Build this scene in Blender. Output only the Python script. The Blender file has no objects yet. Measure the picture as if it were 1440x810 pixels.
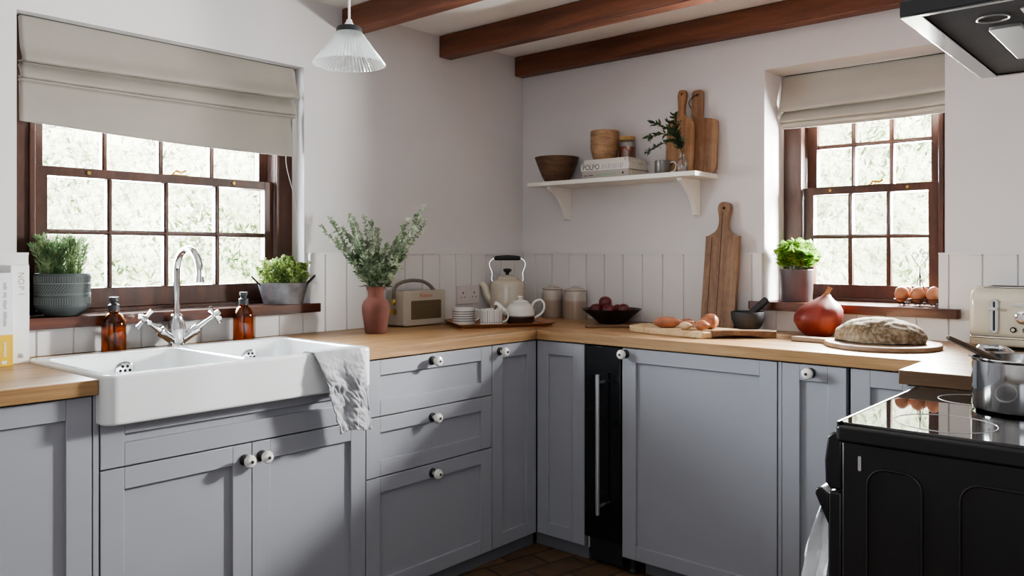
import bpy, bmesh, math, random
from mathutils import Vector, Matrix, noise as mnoise
C = bpy.context.scene.collection
D = bpy.data
PI = math.pi
rnd = random.Random(7)

# ------------------------------------------------------------------ materials
def nodes_of(name):
    m = D.materials.new(name); m.use_nodes = True
    nt = m.node_tree
    return m, nt, nt.nodes['Principled BSDF']

def N(nt, t, **kw):
    n = nt.nodes.new(t)
    for k, v in kw.items():
        if k.startswith('i_'):
            n.inputs[k[2:].replace('_', ' ')].default_value = v
        else:
            setattr(n, k, v)
    return n

def ramp(nt, stops):
    r = nt.nodes.new('ShaderNodeValToRGB'); e = r.color_ramp.elements
    while len(e) < len(stops): e.new(0.5)
    for el, (p, c) in zip(e, stops):
        el.position = p; el.color = (c[0], c[1], c[2], 1)
    return r

def coords(nt, scale=(1, 1, 1), rot=(0, 0, 0)):
    tc = N(nt, 'ShaderNodeTexCoord'); mp = N(nt, 'ShaderNodeMapping')
    mp.inputs['Scale'].default_value = scale; mp.inputs['Rotation'].default_value = rot
    nt.links.new(tc.outputs['Object'], mp.inputs['Vector'])
    return mp.outputs['Vector']

def bump(nt, b, height, strength, dist=0.002):
    bp = N(nt, 'ShaderNodeBump'); bp.inputs['Strength'].default_value = strength; bp.inputs['Distance'].default_value = dist
    nt.links.new(height, bp.inputs['Height']); nt.links.new(bp.outputs['Normal'], b.inputs['Normal'])

def plain(name, col, rough=0.5, metal=0.0, var=0.06, scale=8.0, bstr=0.0, bscale=200.0, spec=None, coat=0.0, bdist=0.002):
    m, nt, b = nodes_of(name)
    v = coords(nt)
    n = N(nt, 'ShaderNodeTexNoise', i_Scale=scale, i_Detail=4.0)
    nt.links.new(v, n.inputs['Vector'])
    lo = [max(0, c * (1 - var)) for c in col]; hi = [min(1, c * (1 + var)) for c in col]
    r = ramp(nt, [(0.3, lo), (0.7, hi)])
    nt.links.new(n.outputs['Fac'], r.inputs['Fac']); nt.links.new(r.outputs['Color'], b.inputs['Base Color'])
    b.inputs['Roughness'].default_value = rough; b.inputs['Metallic'].default_value = metal
    if spec is not None: b.inputs['Specular IOR Level'].default_value = spec
    b.inputs['Coat Weight'].default_value = coat
    if bstr:
        n2 = N(nt, 'ShaderNodeTexNoise', i_Scale=bscale, i_Detail=3.0)
        nt.links.new(v, n2.inputs['Vector']); bump(nt, b, n2.outputs['Fac'], bstr, bdist)
    return m

def wood(name, cols, stretch=(1.2, 14, 14), scale=2.2, rough=0.45, staves=0.0, stave_len=0.55, bstr=0.15, tint=0.3, coat=0.0):
    m, nt, b = nodes_of(name); L = nt.links.new
    v = coords(nt, stretch)
    n = N(nt, 'ShaderNodeTexNoise', i_Scale=scale, i_Detail=7.0, i_Roughness=0.6, i_Distortion=0.8)
    L(v, n.inputs['Vector'])
    r = ramp(nt, [(0.3, cols[0]), (0.5, cols[1]), (0.72, cols[2])])
    L(n.outputs['Fac'], r.inputs['Fac'])
    v2 = coords(nt, (stretch[0] * 2, stretch[1] * 9, stretch[2] * 9))
    f = N(nt, 'ShaderNodeTexNoise', i_Scale=3.0, i_Detail=3.0); L(v2, f.inputs['Vector'])
    fr = ramp(nt, [(0.35, (0.72, 0.7, 0.68)), (0.6, (1, 1, 1))]); L(f.outputs['Fac'], fr.inputs['Fac'])
    mx = N(nt, 'ShaderNodeMix', data_type='RGBA', blend_type='MULTIPLY'); mx.inputs[0].default_value = 0.6
    L(r.outputs['Color'], mx.inputs[6]); L(fr.outputs['Color'], mx.inputs[7])
    out = mx.outputs[2]
    if staves:
        tc = N(nt, 'ShaderNodeTexCoord'); s = N(nt, 'ShaderNodeSeparateXYZ'); L(tc.outputs['Object'], s.inputs[0])
        def mt(op, a, bb=None):
            q = N(nt, 'ShaderNodeMath', operation=op)
            for i, w in enumerate((a, bb)):
                if w is None: continue
                if isinstance(w, (int, float)): q.inputs[i].default_value = w
                else: L(w, q.inputs[i])
            return q.outputs[0]
        row = mt('FLOOR', mt('DIVIDE', s.outputs['Y'], staves))
        wn = N(nt, 'ShaderNodeTexWhiteNoise', noise_dimensions='1D'); L(row, wn.inputs['W'])
        colm = mt('FLOOR', mt('ADD', mt('DIVIDE', s.outputs['X'], stave_len), wn.outputs['Value']))
        w2 = N(nt, 'ShaderNodeTexWhiteNoise', noise_dimensions='1D'); L(mt('ADD', mt('MULTIPLY', row, 7.31), mt('MULTIPLY', colm, 3.17)), w2.inputs['W'])
        br = mt('ADD', mt('MULTIPLY', w2.outputs['Value'], tint), 1.0 - tint * 0.55)
        m2 = N(nt, 'ShaderNodeMix', data_type='RGBA', blend_type='MULTIPLY'); m2.inputs[0].default_value = 1.0
        L(out, m2.inputs[6]); L(br, m2.inputs[7]); out = m2.outputs[2]
    L(out, b.inputs['Base Color'])
    b.inputs['Roughness'].default_value = rough; b.inputs['Coat Weight'].default_value = coat
    bump(nt, b, f.outputs['Fac'], bstr, 0.001)
    return m

def two_tone(name, c_lo, c_hi, z, rough=0.35, soft=0.004, axis='Z', coat=0.0):
    m, nt, b = nodes_of(name); L = nt.links.new
    tc = N(nt, 'ShaderNodeTexCoord'); s = N(nt, 'ShaderNodeSeparateXYZ'); L(tc.outputs['Object'], s.inputs[0])
    mr = N(nt, 'ShaderNodeMapRange'); mr.inputs['From Min'].default_value = z - soft; mr.inputs['From Max'].default_value = z + soft
    L(s.outputs[axis], mr.inputs['Value'])
    r = ramp(nt, [(0.0, c_lo), (1.0, c_hi)]); L(mr.outputs[0], r.inputs['Fac']); L(r.outputs['Color'], b.inputs['Base Color'])
    b.inputs['Roughness'].default_value = rough; b.inputs['Coat Weight'].default_value = coat
    return m

def thin_glass(name, tint=(0.97, 0.98, 0.97), refl=0.06, diffuse=0.0):
    m = D.materials.new(name); m.use_nodes = True; nt = m.node_tree; L = nt.links.new
    nt.nodes.remove(nt.nodes['Principled BSDF']); out = nt.nodes['Material Output']
    t = N(nt, 'ShaderNodeBsdfTransparent'); t.inputs[0].default_value = (*tint, 1)
    g = N(nt, 'ShaderNodeBsdfGlossy'); g.inputs['Roughness'].default_value = 0.03
    fr = N(nt, 'ShaderNodeLayerWeight'); fr.inputs['Blend'].default_value = 0.35
    mu = N(nt, 'ShaderNodeMath', operation='MULTIPLY_ADD'); mu.inputs[1].default_value = 0.5; mu.inputs[2].default_value = refl
    L(fr.outputs['Fresnel'], mu.inputs[0])
    mx = N(nt, 'ShaderNodeMixShader'); L(mu.outputs[0], mx.inputs[0]); L(t.outputs[0], mx.inputs[1]); L(g.outputs[0], mx.inputs[2])
    sh = mx.outputs[0]
    if diffuse:
        df = N(nt, 'ShaderNodeBsdfTranslucent'); df.inputs[0].default_value = (0.9, 0.92, 0.92, 1)
        d2 = N(nt, 'ShaderNodeBsdfDiffuse'); d2.inputs[0].default_value = (0.85, 0.87, 0.87, 1)
        a = N(nt, 'ShaderNodeMixShader'); a.inputs[0].default_value = 0.6; L(df.outputs[0], a.inputs[1]); L(d2.outputs[0], a.inputs[2])
        mm = N(nt, 'ShaderNodeMixShader'); mm.inputs[0].default_value = diffuse; L(sh, mm.inputs[1]); L(a.outputs[0], mm.inputs[2]); sh = mm.outputs[0]
    L(sh, out.inputs['Surface'])
    return m

def solid_glass(name, col, rough=0.02, ior=1.45):
    m, nt, b = nodes_of(name)
    b.inputs['Base Color'].default_value = (*col, 1); b.inputs['Transmission Weight'].default_value = 1.0
    b.inputs['Roughness'].default_value = rough; b.inputs['IOR'].default_value = ior
    return m

def foliage(name, cols, rough=0.5, scale=25, trans=0.25):
    m, nt, b = nodes_of(name); L = nt.links.new
    v = coords(nt); n = N(nt, 'ShaderNodeTexNoise', i_Scale=scale, i_Detail=2.0); L(v, n.inputs['Vector'])
    r = ramp(nt, [(0.32, cols[0]), (0.5, cols[1]), (0.68, cols[2])]); L(n.outputs['Fac'], r.inputs['Fac'])
    L(r.outputs['Color'], b.inputs['Base Color']); b.inputs['Roughness'].default_value = rough
    tr = N(nt, 'ShaderNodeBsdfTranslucent'); L(r.outputs['Color'], tr.inputs[0])
    mx = N(nt, 'ShaderNodeMixShader'); mx.inputs[0].default_value = trans
    L(b.outputs[0], mx.inputs[1]); L(tr.outputs[0], mx.inputs[2]); L(mx.outputs[0], nt.nodes['Material Output'].inputs['Surface'])
    return m

M = {}
M['plaster'] = plain('wall plaster', (0.66, 0.64, 0.645), 0.85, var=0.03, scale=2.0, bstr=0.12, bscale=9.0, bdist=0.01)
M['ceiling'] = plain('ceiling paint', (0.84, 0.83, 0.82), 0.9, var=0.02, scale=3)
M['panel'] = plain('panelling paint', (0.68, 0.66, 0.655), 0.45, var=0.02, scale=3)
M['shelf'] = plain('shelf paint', (0.78, 0.76, 0.72), 0.45, var=0.02)
M['grey'] = plain('cabinet paint', (0.322, 0.327, 0.357), 0.42, var=0.025, scale=4)
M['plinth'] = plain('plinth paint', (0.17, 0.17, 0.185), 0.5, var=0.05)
M['oak'] = wood('oak worktop', [(0.24, 0.13, 0.056), (0.385, 0.228, 0.107), (0.51, 0.325, 0.168)], (1.0, 12, 12), 2.0, 0.38, staves=0.09, stave_len=0.9, bstr=0.08, tint=0.28)
M['mahogany'] = wood('mahogany', [(0.034, 0.013, 0.008), (0.06, 0.022, 0.013), (0.09, 0.033, 0.018)], (10, 10, 1.0), 2.2, 0.42, bstr=0.08)
M['mahogany_h'] = wood('mahogany sill', [(0.045, 0.014, 0.008), (0.085, 0.025, 0.013), (0.14, 0.045, 0.024)], (1.0, 10, 10), 2.2, 0.3, bstr=0.08, coat=0.3)
M['beam'] = wood('beam timber', [(0.095, 0.032, 0.016), (0.165, 0.057, 0.028), (0.25, 0.096, 0.047)], (9, 1.0, 9), 1.6, 0.5, bstr=0.2)
M['linen'] = plain('blind linen', (0.31, 0.282, 0.25), 0.95, var=0.05, scale=6, bstr=0.25, bscale=900, bdist=0.001)
M['linen_b'] = plain('pale blind linen', (0.47, 0.445, 0.40), 0.95, var=0.05, scale=6, bstr=0.25, bscale=900, bdist=0.001)
M['blind_back'] = plain('blind lining', (0.05, 0.045, 0.04), 0.9)
M['white_ceramic'] = plain('white glazed fireclay', (0.80, 0.81, 0.81), 0.12, var=0.01, coat=0.4)
M['ceramic_knob'] = plain('knob ceramic', (0.74, 0.72, 0.67), 0.15, var=0.02, coat=0.4)
M['black'] = plain('black enamel', (0.010, 0.010, 0.011), 0.32, var=0.1)
M['black_matt'] = plain('matt black', (0.016, 0.016, 0.017), 0.55, var=0.1)
M['hob'] = plain('hob glass', (0.012, 0.012, 0.013), 0.025, var=0.0, spec=1.0)
M['cooler'] = plain('cooler glass', (0.008, 0.009, 0.010), 0.08, var=0.0)
M['chrome'] = plain('chrome', (0.78, 0.79, 0.80), 0.06, metal=1.0, var=0.01)
M['steel'] = plain('brushed steel', (0.60, 0.60, 0.60), 0.42, metal=1.0, var=0.04)
M['pan_steel'] = plain('pan steel', (0.66, 0.66, 0.67), 0.1, metal=1.0, var=0.02)
M['hood_steel'] = plain('hood steel', (0.30, 0.31, 0.31), 0.10, metal=1.0, var=0.02)
M['lamp_plastic'] = plain('hood lamp cover', (0.26, 0.25, 0.24), 0.5)
M['hood_dark'] = plain('hood dark', (0.030, 0.029, 0.032), 0.4, metal=0.2)
M['hood_under'] = plain('hood underside', (0.12, 0.115, 0.116), 0.9, spec=0.0)
M['ring'] = plain('hob ring print', (0.5, 0.5, 0.5), 0.4)
M['brass'] = plain('brass', (0.62, 0.42, 0.12), 0.25, metal=1.0)
M['pane'] = thin_glass('window glass')
M['terracotta'] = plain('terracotta', (0.155, 0.057, 0.042), 0.8, var=0.25, scale=14, bstr=0.2, bscale=120)
M['stone'] = plain('mortar stone', (0.030, 0.031, 0.034), 0.55, var=0.2, scale=60, bstr=0.2, bscale=300)
M['dark_bowl'] = plain('dark bowl', (0.018, 0.014, 0.013), 0.4, var=0.2)
M['plum'] = plain('plum skin', (0.13, 0.020, 0.024), 0.4, var=0.4, scale=20)
M['cream'] = plain('cream enamel', (0.56, 0.515, 0.42), 0.16, var=0.02, coat=0.4)
M['toaster'] = plain('toaster cream', (0.54, 0.50, 0.40), 0.2, var=0.02, coat=0.5)
M['towel'] = plain('crumpled linen', (0.36, 0.36, 0.38), 0.95, var=0.12, scale=25, bstr=0.5, bscale=60, bdist=0.004)
M['towel_white'] = plain('white towelling', (0.90, 0.91, 0.92), 0.95, var=0.05, scale=30, bstr=0.6, bscale=250, bdist=0.003)
M['plastic_white'] = plain('socket plastic', (0.62, 0.57, 0.56), 0.35, var=0.02)
M['hole'] = plain('dark hole', (0.012, 0.010, 0.010), 0.8)
M['paper'] = plain('book paper', (0.70, 0.66, 0.56), 0.8, var=0.1, scale=90)
M['ink'] = plain('ink', (0.03, 0.028, 0.028), 0.6)
M['grey_ink'] = plain('grey ink', (0.33, 0.33, 0.35), 0.6)
M['gold_ink'] = plain('gold ink', (0.33, 0.30, 0.22), 0.5)
M['green_ink'] = plain('green ink', (0.22, 0.40, 0.24), 0.6)
M['soil'] = plain('potting soil', (0.025, 0.016, 0.010), 0.95, var=0.4, scale=60, bstr=0.6, bscale=80)
M['egg'] = plain('egg shell', (0.38, 0.155, 0.075), 0.5, var=0.12, scale=18)
M['wire'] = plain('dark wire', (0.03, 0.028, 0.028), 0.4, metal=0.6)
M['stem'] = plain('green stem', (0.10, 0.13, 0.05), 0.6, var=0.2)
M['twig'] = plain('brown stem', (0.10, 0.06, 0.03), 0.7, var=0.2)
M['rosemary'] = foliage('rosemary leaf', [(0.08, 0.15, 0.06), (0.19, 0.29, 0.13), (0.36, 0.46, 0.25)])
M['thyme'] = foliage('thyme leaf', [(0.12, 0.20, 0.06), (0.29, 0.40, 0.12), (0.50, 0.58, 0.22)])
M['basil'] = foliage('basil leaf', [(0.10, 0.25, 0.04), (0.25, 0.46, 0.08), (0.48, 0.66, 0.17)], trans=0.5)
M['sage'] = foliage('grey green leaf', [(0.11, 0.16, 0.09), (0.29, 0.36, 0.23), (0.56, 0.62, 0.48)])
M['sprig'] = foliage('dark sprig leaf', [(0.02, 0.045, 0.02), (0.05, 0.085, 0.042), (0.12, 0.17, 0.085)], trans=0.1)
M['leather'] = plain('grey leather', (0.20, 0.175, 0.15), 0.6, var=0.1)
M['radio'] = plain('radio leathercloth', (0.42, 0.375, 0.31), 0.55, var=0.03, bstr=0.1, bscale=700)
M['grille'] = plain('radio grille', (0.115, 0.082, 0.042), 0.5, var=0.15, scale=200, bstr=0.5, bscale=900)
M['red_ink'] = plain('copper red badge', (0.42, 0.12, 0.06), 0.4, metal=0.3)
M['galv'] = plain('galvanised metal', (0.20, 0.20, 0.215), 0.5, metal=0.55, var=0.3, scale=30)
M['basil_pot'] = plain('mauve glaze', (0.115, 0.092, 0.10), 0.4, var=0.08)
M['pumpkin'] = plain('pumpkin skin', (0.185, 0.022, 0.013), 0.5, var=0.28, scale=11, bstr=0.3, bscale=35, bdist=0.004)
M['pumpkin_stem'] = plain('pumpkin stem', (0.36, 0.16, 0.06), 0.7, var=0.3, scale=60)
M['shallot'] = plain('shallot skin', (0.36, 0.14, 0.075), 0.35, var=0.35, scale=30)
M['garlic'] = plain('garlic skin', (0.60, 0.42, 0.28), 0.5, var=0.25, scale=40)
M['pale_wood'] = wood('pale board', [(0.48, 0.30, 0.15), (0.62, 0.44, 0.25), (0.72, 0.56, 0.36)], (1.2, 12, 12), 2.0, 0.55)
M['walnut'] = wood('walnut', [(0.09, 0.045, 0.022), (0.17, 0.09, 0.045), (0.27, 0.155, 0.08)], (1.2, 14, 14), 2.0, 0.5)
M['board_v'] = wood('acacia upright', [(0.17, 0.085, 0.045), (0.28, 0.15, 0.08), (0.38, 0.225, 0.125)], (14, 14, 1.2), 2.0, 0.5)
M['board_v2'] = wood('acacia upright warm', [(0.20, 0.095, 0.046), (0.34, 0.175, 0.085), (0.46, 0.265, 0.135)], (14, 14, 1.2), 2.0, 0.5)
M['oak_dark'] = wood('oak paddle', [(0.16, 0.088, 0.05), (0.24, 0.138, 0.08), (0.32, 0.195, 0.118)], (14, 14, 1.2), 2.2, 0.55)
M['dark_spoon'] = wood('dark spoon wood', [(0.05, 0.026, 0.014), (0.09, 0.05, 0.027), (0.15, 0.085, 0.048)], (9, 9, 9), 2.0, 0.5)
M['tray'] = wood('tray wood', [(0.20, 0.085, 0.038), (0.34, 0.155, 0.07), (0.46, 0.24, 0.12)], (1.2, 12, 12), 2.0, 0.45)
M['mango'] = wood('mango bowl', [(0.24, 0.13, 0.065), (0.38, 0.225, 0.12), (0.52, 0.34, 0.20)], (4, 4, 14), 3.0, 0.5)
M['bowl_dark'] = wood('dark turned bowl', [(0.065, 0.034, 0.020), (0.125, 0.066, 0.036), (0.21, 0.115, 0.064)], (3, 3, 12), 3.0, 0.5)
M['round_board'] = wood('round board top', [(0.20, 0.12, 0.07), (0.29, 0.19, 0.12), (0.38, 0.27, 0.18)], (12, 1.2, 12), 2.0, 0.5)
M['cork'] = plain('cork lid', (0.42, 0.25, 0.10), 0.8, var=0.2, scale=80)
M['honey'] = plain('honey', (0.20, 0.038, 0.010), 0.08, var=0.1, scale=12, coat=0.5)
M['clear'] = thin_glass('clear glass', (0.94, 0.95, 0.95), 0.08)
M['prism'] = thin_glass('prismatic glass', (0.88, 0.90, 0.90), 0.20, diffuse=0.30)
M['amber'] = solid_glass('amber glass', (0.60, 0.22, 0.04), 0.03)
M['amber_liquid'] = solid_glass('soap', (0.80, 0.42, 0.12), 0.05, 1.33)
M['pump_tube'] = plain('pump tube', (0.85, 0.45, 0.08), 0.4)
M['pewter'] = plain('pewter glaze', (0.20, 0.185, 0.17), 0.3, metal=0.4, var=0.1)
M['mug_white'] = plain('mug white glaze', (0.70, 0.69, 0.66), 0.15, var=0.02, coat=0.4)
M['stripe'] = plain('mug dark stripe', (0.115, 0.105, 0.125), 0.3)
M['teapot'] = two_tone('teapot glaze', (0.040, 0.022, 0.017), (0.60, 0.585, 0.54), 0.040, 0.2, coat=0.4)
M['canister'] = two_tone('canister stoneware', (0.36, 0.285, 0.23), (0.46, 0.405, 0.355), 0.085, 0.25, soft=0.006, coat=0.3)

def bread_mat():
    m, nt, b = nodes_of('floured crust'); L = nt.links.new
    v = coords(nt)
    n = N(nt, 'ShaderNodeTexNoise', i_Scale=9.0, i_Detail=8.0, i_Roughness=0.7); L(v, n.inputs['Vector'])
    r = ramp(nt, [(0.3, (0.06, 0.033, 0.016)), (0.5, (0.17, 0.115, 0.065)), (0.7, (0.36, 0.29, 0.20))])
    L(n.outputs['Fac'], r.inputs['Fac'])
    g = N(nt, 'ShaderNodeTexNoise', i_Scale=90.0, i_Detail=4.0); L(v, g.inputs['Vector'])
    gr = ramp(nt, [(0.45, (0, 0, 0)), (0.68, (0.5, 0.5, 0.5))]); L(g.outputs['Fac'], gr.inputs['Fac'])
    mx = N(nt, 'ShaderNodeMix', data_type='RGBA'); L(gr.outputs['Color'], mx.inputs[0]); L(r.outputs['Color'], mx.inputs[6]); mx.inputs[7].default_value = (0.46, 0.40, 0.31, 1)
    L(mx.outputs[2], b.inputs['Base Color']); b.inputs['Roughness'].default_value = 0.9
    bump(nt, b, n.outputs['Fac'], 0.7, 0.008)
    return m
M['bread'] = bread_mat()

def planter_mat():
    m = plain('green grey stoneware', (0.046, 0.055, 0.056), 0.65, var=0.15, scale=14)
    return m
M['planter'] = planter_mat()
M['planter_line'] = plain('planter scratched line', (0.16, 0.165, 0.15), 0.7, var=0.1)

def floor_mat():
    m, nt, b = nodes_of('quarry tiles'); L = nt.links.new
    v = coords(nt, (1, 1, 1), (0, 0, math.radians(12)))
    br = N(nt, 'ShaderNodeTexBrick', i_Scale=1.0)
    br.inputs['Brick Width'].default_value = 0.22; br.inputs['Row Height'].default_value = 0.11; br.inputs['Mortar Size'].default_value = 0.006
    br.inputs['Color1'].default_value = (0.10, 0.058, 0.033, 1); br.inputs['Color2'].default_value = (0.19, 0.11, 0.06, 1); br.inputs['Mortar'].default_value = (0.05, 0.038, 0.03, 1)
    L(v, br.inputs['Vector'])
    n = N(nt, 'ShaderNodeTexNoise', i_Scale=9.0, i_Detail=4.0); L(v, n.inputs['Vector'])
    r = ramp(nt, [(0.3, (0.6, 0.6, 0.6)), (0.7, (1.1, 1.1, 1.1))]); L(n.outputs['Fac'], r.inputs['Fac'])
    mx = N(nt, 'ShaderNodeMix', data_type='RGBA', blend_type='MULTIPLY'); mx.inputs[0].default_value = 1.0
    L(br.outputs['Color'], mx.inputs[6]); L(r.outputs['Color'], mx.inputs[7]); L(mx.outputs[2], b.inputs['Base Color'])
    b.inputs['Roughness'].default_value = 0.5
    inv = N(nt, 'ShaderNodeMath', operation='SUBTRACT'); inv.inputs[0].default_value = 1.0; L(br.outputs['Fac'], inv.inputs[1])
    bump(nt, b, inv.outputs[0], 0.5, 0.004)
    return m
M['floor'] = floor_mat()

def bank_mat():
    m, nt, b = nodes_of('grassy bank'); L = nt.links.new
    v = coords(nt)
    n = N(nt, 'ShaderNodeTexNoise', i_Scale=2.2, i_Detail=10.0, i_Roughness=0.75); L(v, n.inputs['Vector'])
    r = ramp(nt, [(0.30, (0.20, 0.21, 0.11)), (0.45, (0.42, 0.46, 0.28)), (0.55, (0.60, 0.57, 0.44)), (0.70, (0.72, 0.72, 0.62))])
    L(n.outputs['Fac'], r.inputs['Fac']); L(r.outputs['Color'], b.inputs['Base Color'])
    b.inputs['Roughness'].default_value = 1.0
    n2 = N(nt, 'ShaderNodeTexNoise', i_Scale=14.0, i_Detail=8.0); L(v, n2.inputs['Vector']); bump(nt, b, n2.outputs['Fac'], 1.0, 0.15)
    return m
M['bank'] = bank_mat()
M['bankleaf'] = foliage('bank leaves', [(0.06, 0.11, 0.04), (0.17, 0.26, 0.10), (0.42, 0.48, 0.30)], scale=3.0, trans=0.3)

# ------------------------------------------------------------------ mesh builder
class G:
    def __init__(s): s.v = []; s.f = []
    def add(s, vs, fs):
        o = len(s.v); s.v += [tuple(v) for v in vs]; s.f += [tuple(i + o for i in f) for f in fs]; return s
    def box(s, a, b):
        x0, y0, z0 = [min(p, q) for p, q in zip(a, b)]; x1, y1, z1 = [max(p, q) for p, q in zip(a, b)]
        return s.add([(x0, y0, z0), (x1, y0, z0), (x1, y1, z0), (x0, y1, z0), (x0, y0, z1), (x1, y0, z1), (x1, y1, z1), (x0, y1, z1)],
                     [(0, 3, 2, 1), (4, 5, 6, 7), (0, 1, 5, 4), (1, 2, 6, 5), (2, 3, 7, 6), (3, 0, 4, 7)])
    def prism(s, pts, z0, z1, ax='z'):
        n = len(pts)
        def P(p, h):
            return (p[0], p[1], h) if ax == 'z' else ((h, p[0], p[1]) if ax == 'x' else (p[0], h, p[1]))
        vs = [P(p, z0) for p in pts] + [P(p, z1) for p in pts]
        fs = [tuple(range(n))[::-1], tuple(range(n, 2 * n))] + [(i, (i + 1) % n, n + (i + 1) % n, n + i) for i in range(n)]
        return s.add(vs, fs)
    def tube(s, pts, r, n=10, cap=True, closed=False):
        pts = [Vector(p) for p in pts]; k = len(pts)
        rs = r if isinstance(r, (list, tuple)) else [r] * k
        ts = []
        for i in range(k):
            if closed: t = pts[(i + 1) % k] - pts[i - 1]
            else: t = pts[min(i + 1, k - 1)] - pts[max(i - 1, 0)]
            ts.append(t.normalized() if t.length > 1e-9 else Vector((0, 0, 1)))
        ref = Vector((0, 0, 1)) if abs(ts[0].z) < 0.9 else Vector((1, 0, 0))
        u = (ref - ts[0] * ref.dot(ts[0])).normalized(); vs = []
        for i in range(k):
            u = (u - ts[i] * u.dot(ts[i]))
            u = u.normalized() if u.length > 1e-6 else Vector((1, 0, 0))
            w = ts[i].cross(u)
            for j in range(n):
                a = 2 * PI * j / n; vs.append(pts[i] + (u * math.cos(a) + w * math.sin(a)) * rs[i])
        fs = []
        for i in range(k if closed else k - 1):
            i2 = (i + 1) % k
            for j in range(n):
                fs.append((i * n + j, i * n + (j + 1) % n, i2 * n + (j + 1) % n, i2 * n + j))
        if cap and not closed: fs += [tuple(range(n))[::-1], tuple(range((k - 1) * n, k * n))]
        return s.add(vs, fs)
    def lathe(s, prof, n=36, c=(0, 0, 0), sx=1.0, sy=1.0, capb=True, capt=False, rib=0.0):
        vs, fs = [], []
        for (r, z) in prof:
            for j in range(n):
                a = 2 * PI * j / n; q = r * (1 + (rib if j % 2 else 0))
                vs.append((c[0] + q * sx * math.cos(a), c[1] + q * sy * math.sin(a), c[2] + z))
        for i in range(len(prof) - 1):
            for j in range(n):
                fs.append((i * n + j, i * n + (j + 1) % n, (i + 1) * n + (j + 1) % n, (i + 1) * n + j))
        if capb: fs.append(tuple(range(n))[::-1])
        if capt: fs.append(tuple(range((len(prof) - 1) * n, len(prof) * n)))
        return s.add(vs, fs)
    def ball(s, c, r, nu=20, nv=12, fn=None, rot=None):
        c = Vector(c); r = Vector(r) if not isinstance(r, (int, float)) else Vector((r, r, r))
        vs = [];
        for i in range(nv + 1):
            th = PI * i / nv
            for j in range(nu):
                a = 2 * PI * j / nu
                d = Vector((math.sin(th) * math.cos(a), math.sin(th) * math.sin(a), -math.cos(th)))
                k = fn(d) if fn else 1.0
                p = Vector((d.x * r.x, d.y * r.y, d.z * r.z)) * k
                if rot: p = rot @ p
                vs.append(c + p)
        fs = []
        for i in range(nv):
            for j in range(nu):
                q = (i * nu + j, i * nu + (j + 1) % nu, (i + 1) * nu + (j + 1) % nu, (i + 1) * nu + j)
                fs.append(q)
        return s.add(vs, fs)
    def sheet(s, fn, nu, nv):
        vs = [fn(i / nu, j / nv) for j in range(nv + 1) for i in range(nu + 1)]
        fs = [(j * (nu + 1) + i, j * (nu + 1) + i + 1, (j + 1) * (nu + 1) + i + 1, (j + 1) * (nu + 1) + i) for j in range(nv) for i in range(nu)]
        return s.add(vs, fs)
    def leaf(s, p, d, L, W, up=None):
        p = Vector(p); d = Vector(d).normalized()
        q = Vector((rnd.uniform(-1, 1), rnd.uniform(-1, 1), rnd.uniform(-1, 1))) if up is None else Vector(up)
        w = d.cross(q)
        if w.length < 1e-4: w = Vector((1, 0, 0))
        w.normalize(); nrm = w.cross(d)
        m1 = p + d * L * 0.35 - nrm * L * 0.06; m2 = p + d * L * 0.7
        return s.add([p, m1 + w * W * 0.5, m2 + w * W * 0.38, p + d * L - nrm * L * 0.1, m2 - w * W * 0.38, m1 - w * W * 0.5],
                     [(0, 1, 2), (0, 2, 3), (0, 3, 4), (0, 4, 5)])
    def mesh(s, name):
        me = D.meshes.new(name); me.from_pydata(s.v, [], s.f); me.update()
        bm = bmesh.new(); bm.from_mesh(me)
        bmesh.ops.remove_doubles(bm, verts=bm.verts, dist=1e-6)
        bmesh.ops.recalc_face_normals(bm, faces=bm.faces)
        bm.to_mesh(me); bm.free()
        return me

def rrect(x0, y0, x1, y1, r, k=6):
    if not isinstance(r, (list, tuple)): r = [r] * 4
    cs = [(x0 + r[0], y0 + r[0], PI, r[0]), (x1 - r[1], y0 + r[1], 1.5 * PI, r[1]), (x1 - r[2], y1 - r[2], 0, r[2]), (x0 + r[3], y1 - r[3], 0.5 * PI, r[3])]
    out = []
    for cx, cy, a0, q in cs:
        for i in range(k + 1):
            a = a0 + 0.5 * PI * i / k; out.append((cx + q * math.cos(a), cy + q * math.sin(a)))
    return out

def spline(pts, k=8):
    out = []; n = len(pts)
    for i in range(n - 1):
        p0, p1, p2, p3 = [Vector(pts[max(0, min(n - 1, i + q))]) for q in (-1, 0, 1, 2)]
        for j in range(k):
            t = j / k
            out.append(0.5 * ((2 * p1) + (p2 - p0) * t + (2 * p0 - 5 * p1 + 4 * p2 - p3) * t * t + (3 * p1 - p0 - 3 * p2 + p3) * t ** 3))
    out.append(Vector(pts[-1])); return out

def finish(me, ang=35):
    me.polygons.foreach_set('use_smooth', [True] * len(me.polygons))
    try: me.set_sharp_from_angle(angle=math.radians(ang))
    except Exception: pass
    me.update()

def part(name, g, mat, parent=None, bevel=0.0, seg=2, ang=35, sub=0, solid=0.0, label=None, loc=None, rot=None):
    me = g.mesh(name) if isinstance(g, G) else g
    finish(me, ang)
    o = D.objects.new(name, me); C.objects.link(o)
    me.materials.append(M[mat] if isinstance(mat, str) else mat)
    if parent is not None: o.parent = parent
    if loc: o.location = loc
    if rot: o.rotation_euler = rot
    if solid:
        md = o.modifiers.new('solid', 'SOLIDIFY'); md.thickness = solid; md.offset = 0
    if bevel:
        md = o.modifiers.new('bevel', 'BEVEL'); md.width = bevel; md.segments = seg; md.limit_method = 'ANGLE'; md.angle_limit = math.radians(40); md.harden_normals = False
    if sub:
        md = o.modifiers.new('sub', 'SUBSURF'); md.levels = sub; md.render_levels = sub
    if label: o['label'] = label
    return o

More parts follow.
